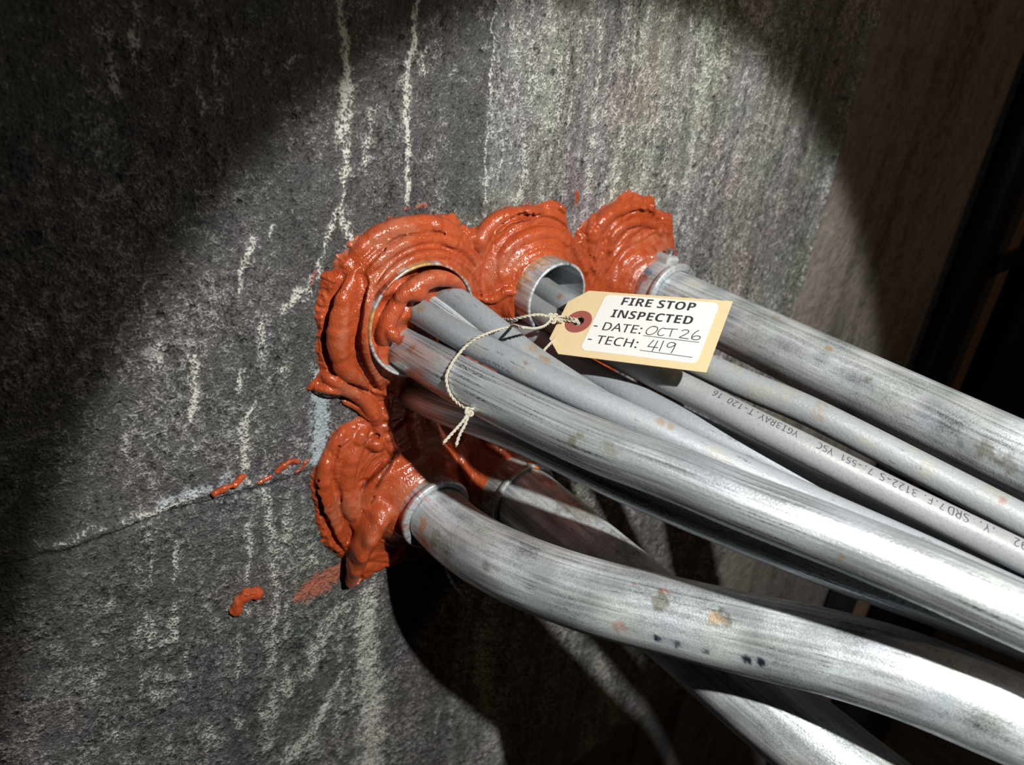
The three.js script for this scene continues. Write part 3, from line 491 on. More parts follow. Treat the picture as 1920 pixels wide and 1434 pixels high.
function surfaceNets(f) {
  const { nx, ny, nz, d, h } = f, ids = new Int32Array(nx * ny * nz).fill(-1), pos = [], nor = [], idx = [];
  const at = (i, j, k) => d[(k * ny + j) * nx + i];
  for (let k = 0; k < nz - 1; k++) for (let j = 0; j < ny - 1; j++) for (let i = 0; i < nx - 1; i++) {
    const o = (k * ny + j) * nx + i, c = [d[o], d[o + 1], d[o + nx], d[o + nx + 1], d[o + nx * ny], d[o + nx * ny + 1], d[o + nx * ny + nx], d[o + nx * ny + nx + 1]];
    let m = 0; for (let q = 0; q < 8; q++) if (c[q] < 0) m |= 1 << q;
    if (m === 0 || m === 255) continue;
    let sx_ = 0, sy_ = 0, sz_ = 0, n = 0;
    for (const [a, b] of EDGES) { const va = c[a], vb = c[b]; if ((va < 0) === (vb < 0)) continue; const t = va / (va - vb); sx_ += (a & 1) + ((b & 1) - (a & 1)) * t; sy_ += ((a >> 1) & 1) + (((b >> 1) & 1) - ((a >> 1) & 1)) * t; sz_ += ((a >> 2) & 1) + (((b >> 2) & 1) - ((a >> 2) & 1)) * t; n++; }
    ids[o] = pos.length / 3; pos.push(f.x0 + (i + sx_ / n) * h, f.y0 + (j + sy_ / n) * h, f.z0 + (k + sz_ / n) * h);
    const gx = c[1] + c[3] + c[5] + c[7] - c[0] - c[2] - c[4] - c[6], gy = c[2] + c[3] + c[6] + c[7] - c[0] - c[1] - c[4] - c[5], gz = c[4] + c[5] + c[6] + c[7] - c[0] - c[1] - c[2] - c[3], l = Math.hypot(gx, gy, gz) || 1;
    nor.push(gx / l, gy / l, gz / l);
  }
  const quad = (a, b, c, e, flip) => { if (a < 0 || b < 0 || c < 0 || e < 0) return; flip ? idx.push(a, c, b, a, e, c) : idx.push(a, b, c, a, c, e); };
  for (let k = 1; k < nz - 1; k++) for (let j = 1; j < ny - 1; j++) for (let i = 1; i < nx - 1; i++) {
    const o = (k * ny + j) * nx + i, v = d[o] < 0;
    if (v !== d[o + 1] < 0) quad(ids[o], ids[o - nx], ids[o - nx - nx * ny], ids[o - nx * ny], v);
    if (v !== d[o + nx] < 0) quad(ids[o], ids[o - nx * ny], ids[o - nx * ny - 1], ids[o - 1], v);
    if (v !== d[o + nx * ny] < 0) quad(ids[o], ids[o - 1], ids[o - 1 - nx], ids[o - nx], v);
  }
  for (let i = 0; i < idx.length; i += 3) { const s = idx[i + 1]; idx[i + 1] = idx[i + 2]; idx[i + 2] = s; }
  const g = new THREE.BufferGeometry(), uv = new Float32Array(pos.length / 3 * 2);
  for (let i = 0; i < pos.length / 3; i++) { uv[i * 2] = (pos[i * 3] + 0.6 * pos[i * 3 + 2]) / 0.08; uv[i * 2 + 1] = (pos[i * 3 + 1] + 0.5 * pos[i * 3 + 2]) / 0.08; }
  g.setAttribute('position', new THREE.Float32BufferAttribute(pos, 3)); g.setAttribute('uv', new THREE.BufferAttribute(uv, 2)); g.setIndex(idx);
  const a = V(pos[idx[0] * 3], pos[idx[0] * 3 + 1], pos[idx[0] * 3 + 2]), b = V(pos[idx[1] * 3], pos[idx[1] * 3 + 1], pos[idx[1] * 3 + 2]), c2 = V(pos[idx[2] * 3], pos[idx[2] * 3 + 1], pos[idx[2] * 3 + 2]);
  if (b.sub(a).cross(c2.sub(a)).dot(V(nor[idx[0] * 3], nor[idx[0] * 3 + 1], nor[idx[0] * 3 + 2])) < 0) for (let i = 0; i < idx.length; i += 3) { const q = g.index.array, s = q[i]; q[i] = q[i + 1]; q[i + 1] = s; }
  g.computeVertexNormals(); return g;
}
const EDGES = [[0, 1], [2, 3], [4, 5], [6, 7], [0, 2], [1, 3], [4, 6], [5, 7], [0, 4], [1, 5], [2, 6], [3, 7]];
const pasteT = (() => { const N = 1024, q = new Uint8Array(N * N * 4), b = new Uint8Array(N * N * 4); for (let j = 0; j < N; j++) for (let k = 0; k < N; k++) { const x = k / N, y = j / N, i = (j * N + k) * 4, c = fbm(x * 10, y * 10, 3), m = n2(x * 70, y * 70), f = n2(x * 190, y * 190), g = sstep(0.45, 0.8, n2(x * 120 + 9, y * 120)); q[i] = q[i + 2] = 0; q[i + 1] = Math.round(255 * clamp(0.2 + 0.18 * c + 0.1 * m)); b[i] = b[i + 1] = b[i + 2] = Math.round(255 * clamp(0.45 + 0.25 * c + 0.12 * m + 0.08 * f + 0.22 * g)); q[i + 3] = b[i + 3] = 255; } return [dataTex(N, N, q, false, THREE.MirroredRepeatWrapping), dataTex(N, N, b, false, THREE.MirroredRepeatWrapping)]; })();
const paste = new THREE.MeshPhysicalMaterial({ color: 0xffffff, vertexColors: true, roughness: 1, roughnessMap: pasteT[0], bumpMap: pasteT[1], bumpScale: 0.0006, specularIntensity: 0.9 }); paste.name = 'red_paste';
function pasteColors(g) {
  const p = g.attributes.position, c = new Float32Array(p.count * 3);
  for (let i = 0; i < p.count; i++) { const x = p.getX(i), y = p.getY(i), z = p.getZ(i), n = n3(x * 50, y * 50, z * 50), m = n3(x * 300, y * 300, z * 120), dust = 0.5 * sstep(0.3, 0.75, n3(x * 28 + 5, y * 28, z * 90) + 0.3 * m); c[i * 3] = lerp(0.33 + 0.045 * n + 0.03 * m, 0.36, dust); c[i * 3 + 1] = lerp(0.056 + 0.011 * n + 0.007 * m, 0.13, dust); c[i * 3 + 2] = lerp(0.017 + 0.005 * n, 0.075, dust); }
  g.setAttribute('color', new THREE.BufferAttribute(c, 3)); return g;
}
const smooth = (pts) => { const c = new THREE.CatmullRomCurve3(pts.map(([u, v]) => V(u, v, 0)), false, 'centripetal'), n = Math.max(4, Math.ceil(c.getLength() / 9)); return c.getPoints(n).map((p) => [p.x, p.y]); };
function bead(f, pts, r, { k = 0.0016, cut = false, lift = 0, taper = 0.35, onto } = {}) {
  const P = smooth(pts).map(([u, v]) => (onto ? onto(u, v) : surfacePoint(u, v)));
  for (const p of P) { const toEye = EYE.clone().sub(p).normalize(); p.addScaledVector(toEye.multiplyScalar(0.5).add(V(0, 0, 0.5)), (cut ? lift : lift - 0.45) * r); }
  const R = (i) => r * (1 - (1 - taper) * Math.pow(Math.abs(2 * i / (P.length - 1) - 1), 3));
  for (let i = 0; i + 1 < P.length; i++) capsule(f, P[i], P[i + 1], R(i), R(i + 1), k, cut);
}
{
  const f = field(gx0, gx1, gy0, gy1, gz0, gz1, 0.0008);
  for (let j = 0; j < f.ny; j++) for (let i = 0; i < f.nx; i++) {
    const x = f.x0 + i * f.h, y = f.y0 + j * f.h, H = heightAt(x, y), e = 0.001, hx = (heightAt(x + e, y) - H) / e, hy = (heightAt(x, y + e) - H) / e, c = 1 / Math.sqrt(1 + Math.min(9, hx * hx + hy * hy));
    for (let k = 0; k < f.nz; k++) f.d[(k * f.ny + j) * f.nx + i] = Math.max(-0.02, Math.min(0.02, (f.z0 + k * f.h - H) * c));
  }
  // wide trowelled beads, then the folds between them
  for (const [pts, r, o] of [
    [[[672, 512], [648, 552], [637, 600], [634, 645], [645, 685], [672, 708], [700, 730]], 0.0085, { lift: 0.1 }],
    [[[690, 520], [688, 570], [684, 620], [690, 665], [706, 705], [728, 745]], 0.0035, { lift: 0.4 }],
    [[[655, 492], [700, 448], [760, 425], [825, 424], [875, 450]], 0.0065, { lift: 0.1 }],
    [[[690, 512], [722, 478], [770, 452], [830, 448], [880, 478], [900, 520]], 0.005, { lift: 0.3 }],
    [[[704, 545], [735, 508], [790, 478], [845, 482], [888, 515], [908, 555]], 0.003, { lift: 0.4 }],
    [[[900, 560], [925, 560], [950, 545], [965, 548]], 0.0035, { lift: 0.8 }],
    [[[905, 500], [900, 455], [930, 415], [985, 400], [1020, 398]], 0.006, { lift: 0.1 }],
    [[[940, 525], [945, 478], [985, 445], [1040, 440], [1085, 480], [1105, 530]], 0.0055, { lift: 0.2 }],
    [[[1100, 520], [1110, 450], [1140, 405], [1185, 388], [1225, 400]], 0.006, { lift: 0.1 }],
    [[[1140, 500], [1150, 440], [1185, 415], [1225, 420], [1250, 455]], 0.005, { lift: 0.2 }],
    [[[1110, 400], [1105, 460], [1118, 520]], 0.003, { lift: 0.4 }],
    [[[648, 802], [622, 845], [608, 895], [614, 950], [635, 1000], [658, 1050]], 0.006, { lift: 0.2 }],
    [[[690, 790], [668, 840], [650, 890], [655, 940], [680, 990], [700, 1020]], 0.0075, { lift: 0.15 }],
    [[[740, 850], [715, 890], [690, 930], [682, 970], [705, 1010]], 0.005, { lift: 0.3 }],
    [[[605, 702], [640, 722], [680, 745], [705, 785], [712, 830]], 0.006, { lift: 0.3 }],
    [[[585, 727], [615, 731], [640, 738]], 0.0022, { lift: 0.6 }],
    [[[640, 750], [668, 760], [692, 785]], 0.003, { lift: 0.9 }],
    [[[735, 735], [722, 790], [732, 835], [745, 860]], 0.004, { lift: 0.4 }],
    [[[825, 735], [808, 780], [845, 825], [868, 870], [880, 905]], 0.005, { lift: 0.7 }],
    [[[780, 720], [775, 790], [790, 850]], 0.007, { lift: 0.2 }],
    [[[900, 800], [930, 840], [960, 850]], 0.006, { lift: 0.3 }],
    [[[690, 830], [720, 835]], 0.006, { lift: 0.3 }],
    [[[655, 1045], [662, 1075], [655, 1098]], 0.0042, { lift: 0.8, taper: 0.5 }],
    [[[1060, 398], [1048, 384]], 0.002, { lift: 0.5 }], [[[1076, 352], [1082, 368], [1078, 384]], 0.0016, { lift: 0.3 }], [[[1208, 372], [1222, 378], [1222, 398]], 0.002, { lift: 0.3 }],
  ]) bead(f, pts, r, o);
  for (const [pts, r, o] of [
    [[[642, 515], [620, 570], [613, 620], [614, 660], [626, 692], [650, 711]], 0.0034, { lift: 0.25 }],
    [[[672, 510], [681, 527], [673, 580], [668, 622], [672, 662], [688, 702], [706, 735]], 0.0034, { lift: 0.25 }],
    [[[668, 520], [705, 478], [760, 446], [830, 440], [880, 470]], 0.0013, {}],
    [[[705, 530], [735, 490], [790, 462], [845, 468], [890, 500]], 0.0011, {}],
    [[[925, 470], [930, 430], [960, 410], [990, 402], [1012, 404]], 0.0024, { lift: 0.3 }],
    [[[985, 475], [1020, 462], [1052, 468]], 0.0012, {}],
    [[[1165, 415], [1186, 398], [1216, 400], [1240, 422]], 0.0024, { lift: 0.3 }],
    [[[1103, 468], [1112, 490], [1122, 502]], 0.0016, {}],
    [[[1130, 445], [1128, 480], [1118, 510]], 0.0012, {}],
    [[[636, 825], [622, 875], [628, 915], [640, 940]], 0.0026, { lift: 0.3 }],
    [[[600, 890], [602, 950], [625, 1008], [650, 1048]], 0.003, { lift: 0.3 }],
    [[[672, 905], [690, 900]], 0.0016, {}], [[[700, 925], [690, 965], [698, 1000]], 0.002, {}], [[[712, 792], [706, 830], [712, 850]], 0.0014, {}],
    [[[650, 712], [680, 728], [700, 742]], 0.0018, {}], [[[855, 760], [850, 800], [862, 830]], 0.004, {}],
  ]) bead(f, pts, r, { k: 0.002, cut: true, lift: 0.45, ...o });
  for (let i = 0, P = [[712, 985, 0.03], [697, 1015, 0.031], [680, 1045, 0.029], [668, 1072, 0.022], [656, 1095, 0.011]].map(([u, v, z]) => wallPt(u, v, z)); i < 4; i++) { capsule(f, P[i], P[i + 1], 0.0042 - 0.0004 * i, 0.0038 - 0.0004 * i, 0.006); const w = P[i].clone(), q = P[i + 1].clone(); w.z *= 0.72; q.z *= 0.6; w.x += 0.005; q.x += 0.004; w.y += 0.003; capsule(f, w, q, 0.0105 - 0.0014 * i, 0.009 - 0.0014 * i, 0.006); }
  // paste pressed into the mouth of the wide sleeve, round the cables
  const flat = (z) => (u, v) => wallPt(u, v, z);
  for (const [pts, r, z] of [[[[752, 560], [778, 540], [815, 522], [855, 525], [880, 548]], 0.0058, 0.024], [[[756, 560], [740, 584], [726, 610], [722, 640]], 0.0052, 0.021], [[[722, 640], [716, 668], [722, 695]], 0.0038, 0.017], [[[772, 548], [795, 553]], 0.0046, 0.026], [[[735, 622], [742, 634]], 0.0036, 0.027]]) bead(f, pts, r, { onto: flat(z), taper: 0.7, k: 0.003 });
  for (let k = 0; k < f.nz; k++) for (let j = 0; j < f.ny; j++) for (let i = 0; i < f.nx; i++) { const o = (k * f.ny + j) * f.nx + i; if (Math.abs(f.d[o]) < 0.004) { const x = f.x0 + i * f.h, y = f.y0 + j * f.h, z = f.z0 + k * f.h; f.d[o] += 0.0003 * n3(x * 170, y * 170, z * 170) + 0.0001 * n3(x * 520, y * 520, z * 520); } }
  const g = pasteColors(surfaceNets(f));
  console.log('sealant', g.attributes.position.count);
  solo('fire_stop_sealant', g, paste, 'glossy red-brown fire-stop sealant smeared thickly round the sleeves', 'sealant');
}
function dab(pts, r, label, opts = {}) {
  const P = pts.map(([u, v, z]) => wallPt(u, v, z ?? 0.001)), xs = P.map((p) => p.x), ys = P.map((p) => p.y), m = r * 2 + 0.003;
  const f = field(Math.min(...xs) - m, Math.max(...xs) + m, Math.min(...ys) - m, Math.max(...ys) + m, -0.005, r * 2 + 0.008, 0.0005);
  for (let i = 0; i + 1 < P.length; i++) capsule(f, P[i], P[i + 1], r * (0.75 + 0.4 * rnd()), r * (0.75 + 0.4 * rnd()), 0.0012);
  for (const cut of opts.cuts ?? []) { const C = cut.map(([u, v, z]) => wallPt(u, v, z)); for (let i = 0; i + 1 < C.length; i++) capsule(f, C[i], C[i + 1], 0.001, 0.001, 0.001, true); }
  for (let k = 0; k < f.nz; k++) for (let j = 0; j < f.ny; j++) for (let i = 0; i < f.nx; i++) { const o = (k * f.ny + j) * f.nx + i; f.d[o] += 0.0007 * n3((f.x0 + i * f.h) * 330, (f.y0 + j * f.h) * 330, k * 0.2); }
  solo('sealant_smear', pasteColors(surfaceNets(f)), paste, label, 'sealant');
}
dab([[481, 1111], [462, 1114], [449, 1126], [442, 1143]], 0.0052, 'curled dab of red sealant stuck alone on the dark wall', { cuts: [[[474, 1116, 0.0058], [452, 1122, 0.0062]], [[470, 1126, 0.006], [462, 1134, 0.005]]] });
dab([[403, 924, 0.003], [420, 915, 0.004], [440, 908, 0.004], [455, 894, 0.003]], 0.0024, 'thin red smear at the dark gap of the pour joint');
dab([[487, 903], [497, 898], [506, 893]], 0.0020, 'short red dab on the pour joint between two smears');
dab([[520, 884], [532, 872], [548, 864], [558, 866]], 0.0024, 'lumpy red smear on the pour joint beside the sealant');
dab([[555, 884], [566, 876], [572, 866], [578, 862]], 0.0013, 'thin red scrape on the pour joint touching the sealant');

// small lumps on the shadowed coupling
{ const spot = (u, v, r, color, label, squash = 0.45) => {
    const q = AXIS.E, p = wallPt(u, v, 0.05), dir = V(p.x - q.p.x, p.y - q.p.y, 0); let best = null, bd = 1e9;
    for (let th = 0; th < 6.28; th += 0.02) for (let z = 0.02; z < 0.058; z += 0.002) { const w = V(q.p.x + Math.cos(th) * q.r, q.p.y + Math.sin(th) * q.r, z), c = w.clone().sub(EYE), a = [c.x * AX.x + c.y * AY.x + c.z * AZ.x, c.x * AX.y + c.y * AY.y + c.z * AZ.y, c.x * AX.z + c.y * AY.z + c.z * AZ.z], px = Math.hypot(CX + F * a[0] / a[2] - u, CY - F * a[1] / a[2] - v) + a[2] * 60; if (px < bd) { bd = px; best = [w, th]; } }
    const g = new THREE.SphereGeometry(r, 24, 16), pp = g.attributes.position; for (let i = 0; i < pp.count; i++) { const s = 1 + 0.16 * n3(pp.getX(i) * 400, pp.getY(i) * 400, pp.getZ(i) * 400); pp.setXYZ(i, pp.getX(i) * s * squash, pp.getY(i) * s, pp.getZ(i) * s); } g.computeVertexNormals();
    g.rotateZ(best[1]); g.translate(best[0].x, best[0].y, best[0].z);
    part('blob', g, new THREE.MeshPhysicalMaterial({ color, roughness: 0.4 }), eC, label);
  };
  spot(1000, 872, 0.0055, 0xb56a22, 'orange rust blob'); spot(911, 936, 0.0035, 0x8a7a58, 'pale dried blob'); spot(925, 955, 0.0025, 0x8a7a58, 'pale dried blob'); }

// ------------------------------------------------------------------ the tag
const tagAt = V(0.1183, -0.0086 + Y0, 0.1298);
const tagM = new THREE.Matrix4().makeBasis(V(0.329, 0.21, 0.921).normalize(), V(0.764, 0.514, -0.391).normalize(), V(-0.555, 0.832, 0.008).normalize());
{
  const L = 0.12, W = 0.0602, a = 0.01267, b = 0.01235, hx = -0.0437;
  const s = new THREE.Shape([[-L / 2 + a, -W / 2], [L / 2, -W / 2], [L / 2, W / 2], [-L / 2 + a, W / 2], [-L / 2, W / 2 - b], [-L / 2, -W / 2 + b]].map(([x, y]) => new THREE.Vector2(x, y)));
  const hole = new THREE.Path(); hole.absarc(hx, 0.0004, 0.0042, 0, Math.PI * 2, true); s.holes.push(hole);
  const body = new THREE.ExtrudeGeometry(s, { depth: 0.0005, bevelEnabled: false, curveSegments: 32 }); body.translate(0, 0, -0.0005);
  const t = new THREE.Group(); t.name = 'inspection_tag'; t.userData = { label: 'manila inspection tag with white printed sticker, tied to the bundle with twine', category: 'tag' }; t.position.copy(tagAt); t.quaternion.setFromRotationMatrix(tagM); scene.add(t);
  const N = 256, cd = new Uint8Array(N * N * 4), bd = new Uint8Array(N * N * 4); for (let j = 0; j < N; j++) for (let k = 0; k < N; k++) { const i = (j * N + k) * 4, n = n2(k * 0.9, j * 0.9), m = fbm(k * 0.05, j * 0.05, 3), f = 1 + 0.03 * n + 0.05 * m; cd[i] = sq(0.69 * f); cd[i + 1] = sq(0.545 * f); cd[i + 2] = sq(0.32 * f); bd[i] = bd[i + 1] = bd[i + 2] = Math.round(127 + 60 * n); cd[i + 3] = bd[i + 3] = 255; }
  const ct = dataTex(N, N, cd, true, THREE.MirroredRepeatWrapping), bt = dataTex(N, N, bd, false, THREE.MirroredRepeatWrapping); ct.repeat.set(25, 25); bt.repeat.set(25, 25);
  const manila = new THREE.MeshStandardMaterial({ map: ct, bumpMap: bt, bumpScale: 0.00008, roughness: 0.62 });
  const put = (name, g, m, label) => { const q = shade(new THREE.Mesh(g, m)); q.name = name; if (label) q.userData.label = label; t.add(q); return q; };
  put('card', body, manila, 'manila card');
  const ring = new THREE.Shape(); ring.absarc(hx, 0.0002, 0.0102, 0, Math.PI * 2, false); const rh = new THREE.Path(); rh.absarc(hx, 0.0004, 0.0042, 0, Math.PI * 2, true); ring.holes.push(rh);
  put('reinforcing_ring', new THREE.ExtrudeGeometry(ring, { depth: 0.0003, bevelEnabled: false, curveSegments: 40 }), new THREE.MeshStandardMaterial({ color: 0x96504a, roughness: 0.6 }), 'dull red paper ring round the hole');
  // sticker
  const x0 = -0.0325, x1 = 0.052, y0 = -0.0243, y1 = 0.0276, r = 0.0045, st = new THREE.Shape();
  st.moveTo(x0 + r, y0); st.lineTo(x1 - r, y0); st.absarc(x1 - r, y0 + r, r, -Math.PI / 2, 0); st.lineTo(x1, y1 - r); st.absarc(x1 - r, y1 - r, r, 0, Math.PI / 2); st.lineTo(x0 + r, y1); st.absarc(x0 + r, y1 - r, r, Math.PI / 2, Math.PI); st.lineTo(x0, y0 + r); st.absarc(x0 + r, y0 + r, r, Math.PI, Math.PI * 1.5);
  const sg = new THREE.ExtrudeGeometry(st, { depth: 0.00022, bevelEnabled: false, curveSegments: 12 }), sp = sg.attributes.position, su = sg.attributes.uv;
  for (let i = 0; i < sp.count; i++) su.setXY(i, (sp.getX(i) - x0) / (x1 - x0), (sp.getY(i) - y0) / (y1 - y0));
  const CW = 1536, CH = Math.round(CW * (y1 - y0) / (x1 - x0)), cv = document.createElement('canvas'); cv.width = CW; cv.height = CH; const c = cv.getContext('2d');
  c.fillStyle = '#e2e1e0'; c.fillRect(0, 0, CW, CH);
  for (let i = 0; i < 260; i++) { c.fillStyle = `rgba(120,110,100,${0.03 + 0.05 * rnd()})`; c.beginPath(); c.arc(rnd() * CW, rnd() * CH, 1 + 2 * rnd(), 0, 7); c.fill(); }
  // coordinates below are millimetres on the tag, x to its right end, y up
  const MM = CW / ((x1 - x0) * 1000), X = (q) => (q - x0 * 1000) * MM, Y = (q) => (y1 * 1000 - q) * MM;
  c.fillStyle = '#343438'; c.strokeStyle = '#343438'; c.textBaseline = 'alphabetic';
  const fit = (txt, xa, xb, y, font, bold = 0) => { c.font = font.replace('PX', 10.1 * MM + 'px'); const m = c.measureText(txt), w = m.width; c.save(); c.translate(X(xa), Y(y)); c.scale((X(xb) - X(xa)) / w, 1); c.fillText(txt, 0, 0); if (bold) { c.lineWidth = bold * MM; c.strokeText(txt, 0, 0); } c.restore(); };
  fit('FIRE STOP', -18.6, 37.4, 18.9, 'bold PX sans-serif'); fit('INSPECTED', -21.5, 39.4, 7.0, 'bold PX sans-serif');
  fit('-', -30.8, -27, -5, 'PX sans-serif', 0.2); fit('DATE:', -24.1, 7.1, -5.2, 'PX sans-serif', 0.1); fit('-', -30.4, -26.6, -17.2, 'PX sans-serif', 0.2); fit('TECH:', -23.5, 8.6, -17.4, 'PX sans-serif', 0.1);
  c.lineCap = c.lineJoin = 'round'; c.lineWidth = 0.55 * MM;
  const line = (...p) => { c.beginPath(); p.forEach(([x, y], i) => (i ? c.lineTo(X(x), Y(y)) : c.moveTo(X(x), Y(y)))); c.stroke(); };
  const curve = (...p) => { c.beginPath(); c.moveTo(X(p[0][0]), Y(p[0][1])); for (let i = 1; i + 2 < p.length + 1; i += 3) c.bezierCurveTo(X(p[i][0]), Y(p[i][1]), X(p[i + 1][0]), Y(p[i + 1][1]), X(p[i + 2][0]), Y(p[i + 2][1])); c.stroke(); };
  line([9.1, -6.3], [48.4, -7.2]); line([11, -18.9], [47.7, -19.8]);
  c.lineWidth = 0.72 * MM;
  curve([15, 2.4], [11.5, 3.2], [9, -1], [10, -3.6], [11, -6], [15.5, -5.4], [16.8, -1.6], [17.6, 1.2], [16, 2.8], [13.6, 2.2]);                 // O
  curve([22.2, 1.2], [20.4, 2.8], [18, 0.2], [18.3, -2.6], [18.6, -5.2], [20.8, -5.6], [22.8, -4]);                                              // C
  line([22.4, 1.4], [30.7, 1.9]); line([27.2, 1.7], [27.4, -4.9]);                                                                                  // T
  curve([34.2, 0.8], [35, 2.6], [39, 2.6], [38.9, 0.6], [38.8, -1.6], [35, -3], [34.2, -4.9]); line([34.2, -4.9], [40.4, -5.2]);                   // 2
  curve([45.2, 2.6], [43, 0.8], [41.8, -2], [42.4, -4], [43, -6], [47.6, -5.8], [48, -3.6], [48.2, -1.8], [45, -1.2], [42.8, -3.4]);            // 6
  line([17.6, -9.2], [15.3, -15], [22.4, -15.2]); line([20.6, -9.6], [19.6, -18.4]);                                                               // 4
  line([24.6, -9.1], [24.4, -17.7]);                                                                                                                // 1
  curve([33.4, -10.6], [31.4, -8.6], [28, -9.8], [28.2, -12.4], [28.5, -14.8], [32.2, -14.2], [33.4, -10.8]); curve([33.5, -10.4], [33.6, -13.5], [33.4, -16], [32.8, -18.3]);   // 9
  const stx = new THREE.CanvasTexture(cv); stx.colorSpace = THREE.SRGBColorSpace;
  put('sticker', sg, new THREE.MeshStandardMaterial({ map: stx, roughness: 0.5 }), 'white sticker reading FIRE STOP INSPECTED with a handwritten date and number');
}

// ------------------------------------------------------------------ the twine
{
  const twineMat = new THREE.MeshStandardMaterial({ color: 0xb0aa9a, roughness: 0.85 });
  const twine = thing('twine', 'beige twisted twine looped round the bundle and knotted to the tag', 'twine', deep(1035, 595, 0.545));
  const ply = (P, name, r = 0.00062, pitch = 0.0065) => {
    const c = new THREE.CatmullRomCurve3(P, false, 'centripetal'); c.arcLengthDivisions = 400; const L = c.getLength(), n = Math.max(24, Math.round(L / 0.0008)), gs = [];
    for (const ph of [0, Math.PI]) {
      const pts = []; let N = V(0.3, 1, 0.2);
      for (let i = 0; i <= n; i++) { const p = c.getPointAt(i / n), t = c.getTangentAt(i / n); N.addScaledVector(t, -N.dot(t)).normalize(); const B = t.clone().cross(N), a = i / n * L / pitch * Math.PI * 2 + ph, w = r * 0.82 * (1 + 0.12 * n2(i * 0.31, ph)); pts.push(p.clone().addScaledVector(N, Math.cos(a) * w).addScaledVector(B, Math.sin(a) * w)); }
      gs.push(new THREE.TubeGeometry(new THREE.CatmullRomCurve3(pts), n, r, 8, false).toNonIndexed());
    }
    return part(name, mergeGeometries(gs), twineMat, twine);
  };
  const lay = (pts, keys) => { const out = []; for (const [u, v, d] of pts) { const p = d ? deep(u, v, d) : touch(u, v, keys, 0.0016); if (p) out.push(p); } return out; };
  const knot = deep(1036, 596, 0.545), all = ['F', 'G', 'H'];
  ply([...lay([[886, 778, 0.492], [876, 768], [860, 757], [846, 742], [838, 722], [837, 704], [846, 684], [860, 664], [876, 646], [892, 634], [912, 626], [935, 618], [958, 611]], all), deep(978, 614, 0.498), deep(1003, 616, 0.52), deep(1024, 609, 0.538), knot], 'loop');
  ply([deep(922, 596, 0.572), deep(938, 598, 0.556), deep(962, 598, 0.54), deep(990, 592, 0.535), deep(1012, 590, 0.538), knot], 'loop');
  ply([deep(936, 606, 0.566), deep(952, 605, 0.548), deep(970, 599, 0.538)], 'loop');
  const hole = V(-0.0437, 0.0004, 0).applyMatrix4(tagM).add(tagAt), rim = V(-0.0485, 0.0012, 0.0017).applyMatrix4(tagM).add(tagAt), rim2 = V(-0.0485, -0.0012, 0.0017).applyMatrix4(tagM).add(tagAt), under = V(-0.0445, 0.0002, -0.003).applyMatrix4(tagM).add(tagAt), under2 = V(-0.055, -0.001, -0.002).applyMatrix4(tagM).add(tagAt);
  ply([knot, V(-0.056, 0.002, 0.0018).applyMatrix4(tagM).add(tagAt), rim, V(-0.0458, 0.0012, 0.0012).applyMatrix4(tagM).add(tagAt), under, under2, knot], 'tie');
  ply([knot, V(-0.056, -0.001, 0.0018).applyMatrix4(tagM).add(tagAt), rim2, V(-0.0456, -0.0008, 0.001).applyMatrix4(tagM).add(tagAt), under], 'tie');
  // overhand knots
  const kn = (at, s, name) => { const P = []; for (let i = 0; i <= 40; i++) { const t = i / 40 * Math.PI * 2; P.push(at.clone().add(V((Math.sin(t) + 2 * Math.sin(2 * t)) * s, (Math.cos(t) - 2 * Math.cos(2 * t)) * s, -Math.sin(3 * t) * s))); } return ply(P, name, 0.0009); };
  kn(knot, 0.0011, 'knot');
  const low = touch(880, 772, ['F'], 0.0022) ?? deep(880, 774, 0.49);
  kn(low, 0.001, 'knot');
  ply([low, deep(866, 792, 0.485), deep(848, 812, 0.478), deep(831, 831, 0.472)], 'tail'); ply([low, deep(872, 796, 0.486), deep(862, 815, 0.48), deep(855, 836, 0.475)], 'tail');
  ply([deep(1046, 628, 0.555), deep(1034, 642, 0.55), deep(1018, 660, 0.535), deep(1000, 690, 0.525)], 'loop');
}

// ------------------------------------------------------------------ dark service pipes far along the wall
{
  const iron = new THREE.MeshStandardMaterial({ color: 0x2a2c31, roughness: 0.35, metalness: 0.5 });
  const stand = (u, v, r, off, label) => { const p = wallPt(u, v, off), g = new THREE.CylinderGeometry(r, r, RY1, 48, 1, true).translate(p.x, RY1 / 2, off); const t = thing('service_pipe', label, 'pipe', V(p.x, 0, off)); part('pipe', g, iron, t); return [t, p]; };
  const [ta, pa] = stand(1820, 510, 0.024, 0.03, 'slim black vertical pipe strapped to the far wall');
  const [tb, pb] = stand(1972, 510, 0.07, 0.08, 'thick black vertical pipe at the far right of the wall');
  const wood = tubeTex(256, (x, y) => { const g = n2(x * 60 + 2 * n2(x * 5, y * 3), y * 4), t = 0.1 * (1 + 0.35 * g + 0.2 * fbm(x * 8, y * 8, 2)); return [t * 1.3, t * 0.8, t * 0.5, 0.8, 0.5 + 0.2 * g]; });
  const bp = wallPt(1868, 510, 0.05), batten = new RoundedBoxGeometry(0.034, 1.95, 0.022, 2, 0.003).translate(bp.x, 0.975, 0.05);
  solo('wooden_batten', batten, new THREE.MeshStandardMaterial({ map: wood[0], bumpMap: wood[2], bumpScale: 0.001, roughness: 0.8 }), 'narrow brown wooden batten standing between two black vertical pipes', 'batten');
  const yS = wallPt(1872, 465, 0.03).y;
  const strap = new RoundedBoxGeometry(pb.x - pa.x + 0.02, 0.03, 0.006, 2, 0.002).translate((pa.x + pb.x) / 2, yS, 0.066);
  solo('pipe_strap', strap.toNonIndexed(), iron, 'dark metal strap fixed between two black vertical pipes', 'strap');
}

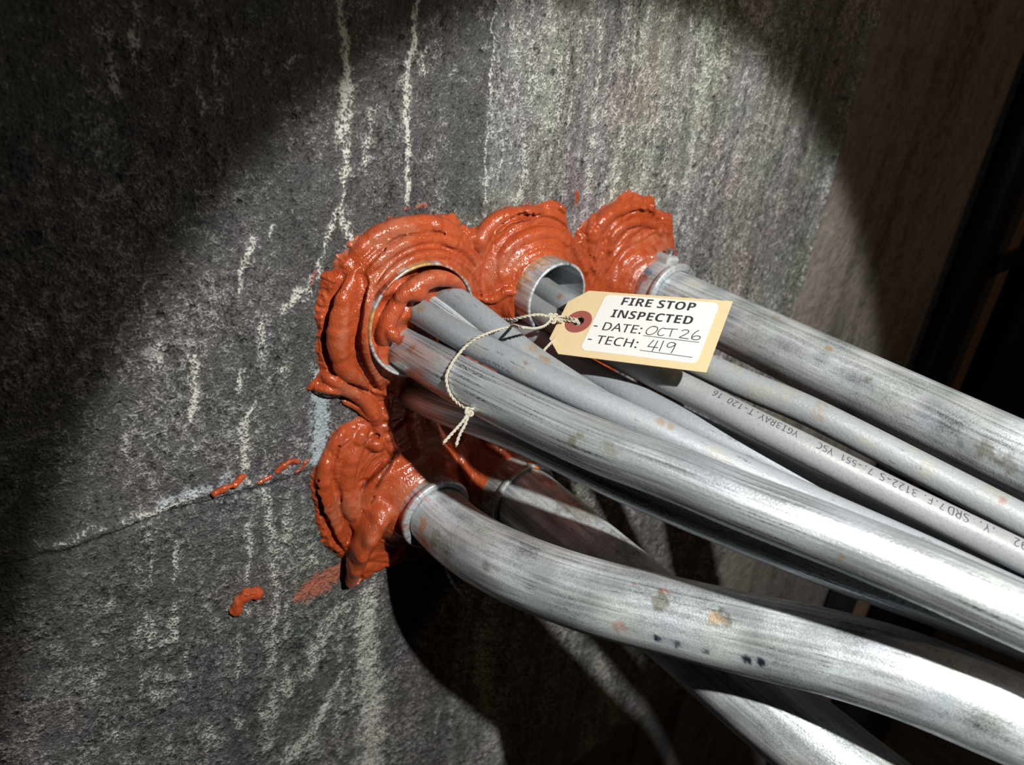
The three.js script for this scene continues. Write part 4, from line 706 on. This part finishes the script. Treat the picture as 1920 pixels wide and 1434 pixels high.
// ------------------------------------------------------------------ lamps: the hand torch and a weak warm wall lamp
{
  const dir = AIM.clone().sub(TORCH).normalize(), q = new THREE.Quaternion().setFromUnitVectors(V(0, 1, 0), dir), t = new THREE.Group();
  t.name = 'flashlight'; t.userData = { label: 'black hand torch lighting the wall from above the camera', category: 'flashlight' }; t.position.copy(TORCH).addScaledVector(dir, -0.012); t.quaternion.copy(q); scene.add(t);
  const black = new THREE.MeshStandardMaterial({ color: 0x1b1c1e, roughness: 0.4, metalness: 0.6 });
  const add = (n, g, m) => { const o = shade(new THREE.Mesh(g, m)); o.name = n; t.add(o); };
  add('body', new THREE.LatheGeometry([[0, -0.15], [0.012, -0.15], [0.0125, -0.148], [0.0125, -0.05], [0.017, -0.03], [0.017, 0.004], [0.0155, 0.004], [0.0150, 0], [0.0148, -0.006]].map(([x, y]) => new THREE.Vector2(x, y)), 48), black);
  add('lamp_lens', new THREE.CylinderGeometry(0.0148, 0.0148, 0.001, 48).translate(0, -0.002, 0), new THREE.MeshStandardMaterial({ color: 0xffffff, emissive: 0xfff6ea, emissiveIntensity: 2 }));
  const lampAt = V(1.05, 2.3, 1.15), wl = new THREE.PointLight(new THREE.Color(1, 0.62, 0.36), 0.5, 0, 2); wl.position.copy(lampAt).add(V(0, -0.1, 0)); wl.castShadow = true; wl.shadow.radius = 2; wl.name = 'ceiling_lamp_light'; scene.add(wl);
  const cl = thing('ceiling_lamp', 'small warm ceiling lamp with a domed shade', 'lamp', V(lampAt.x, RY1, lampAt.z));
  part('stem', new THREE.CylinderGeometry(0.008, 0.008, RY1 - lampAt.y, 16).translate(lampAt.x, (RY1 + lampAt.y) / 2, lampAt.z), black, cl);
  part('shade', new THREE.LatheGeometry([[0.012, 0.02], [0.05, 0.01], [0.09, -0.04], [0.092, -0.04], [0.052, 0.014], [0.012, 0.024]].map(([x, y]) => new THREE.Vector2(x, y)), 40).translate(lampAt.x, lampAt.y, lampAt.z), black, cl);
  part('bulb', new THREE.SphereGeometry(0.03, 24, 16).translate(lampAt.x, lampAt.y - 0.035, lampAt.z), new THREE.MeshStandardMaterial({ color: 0xffffff, emissive: 0xffa060, emissiveIntensity: 0.6 }), cl);
}
scene.traverse((o) => { if (o.isMesh) o.castShadow = o.receiveShadow = true; });
renderer.render(scene, camera);
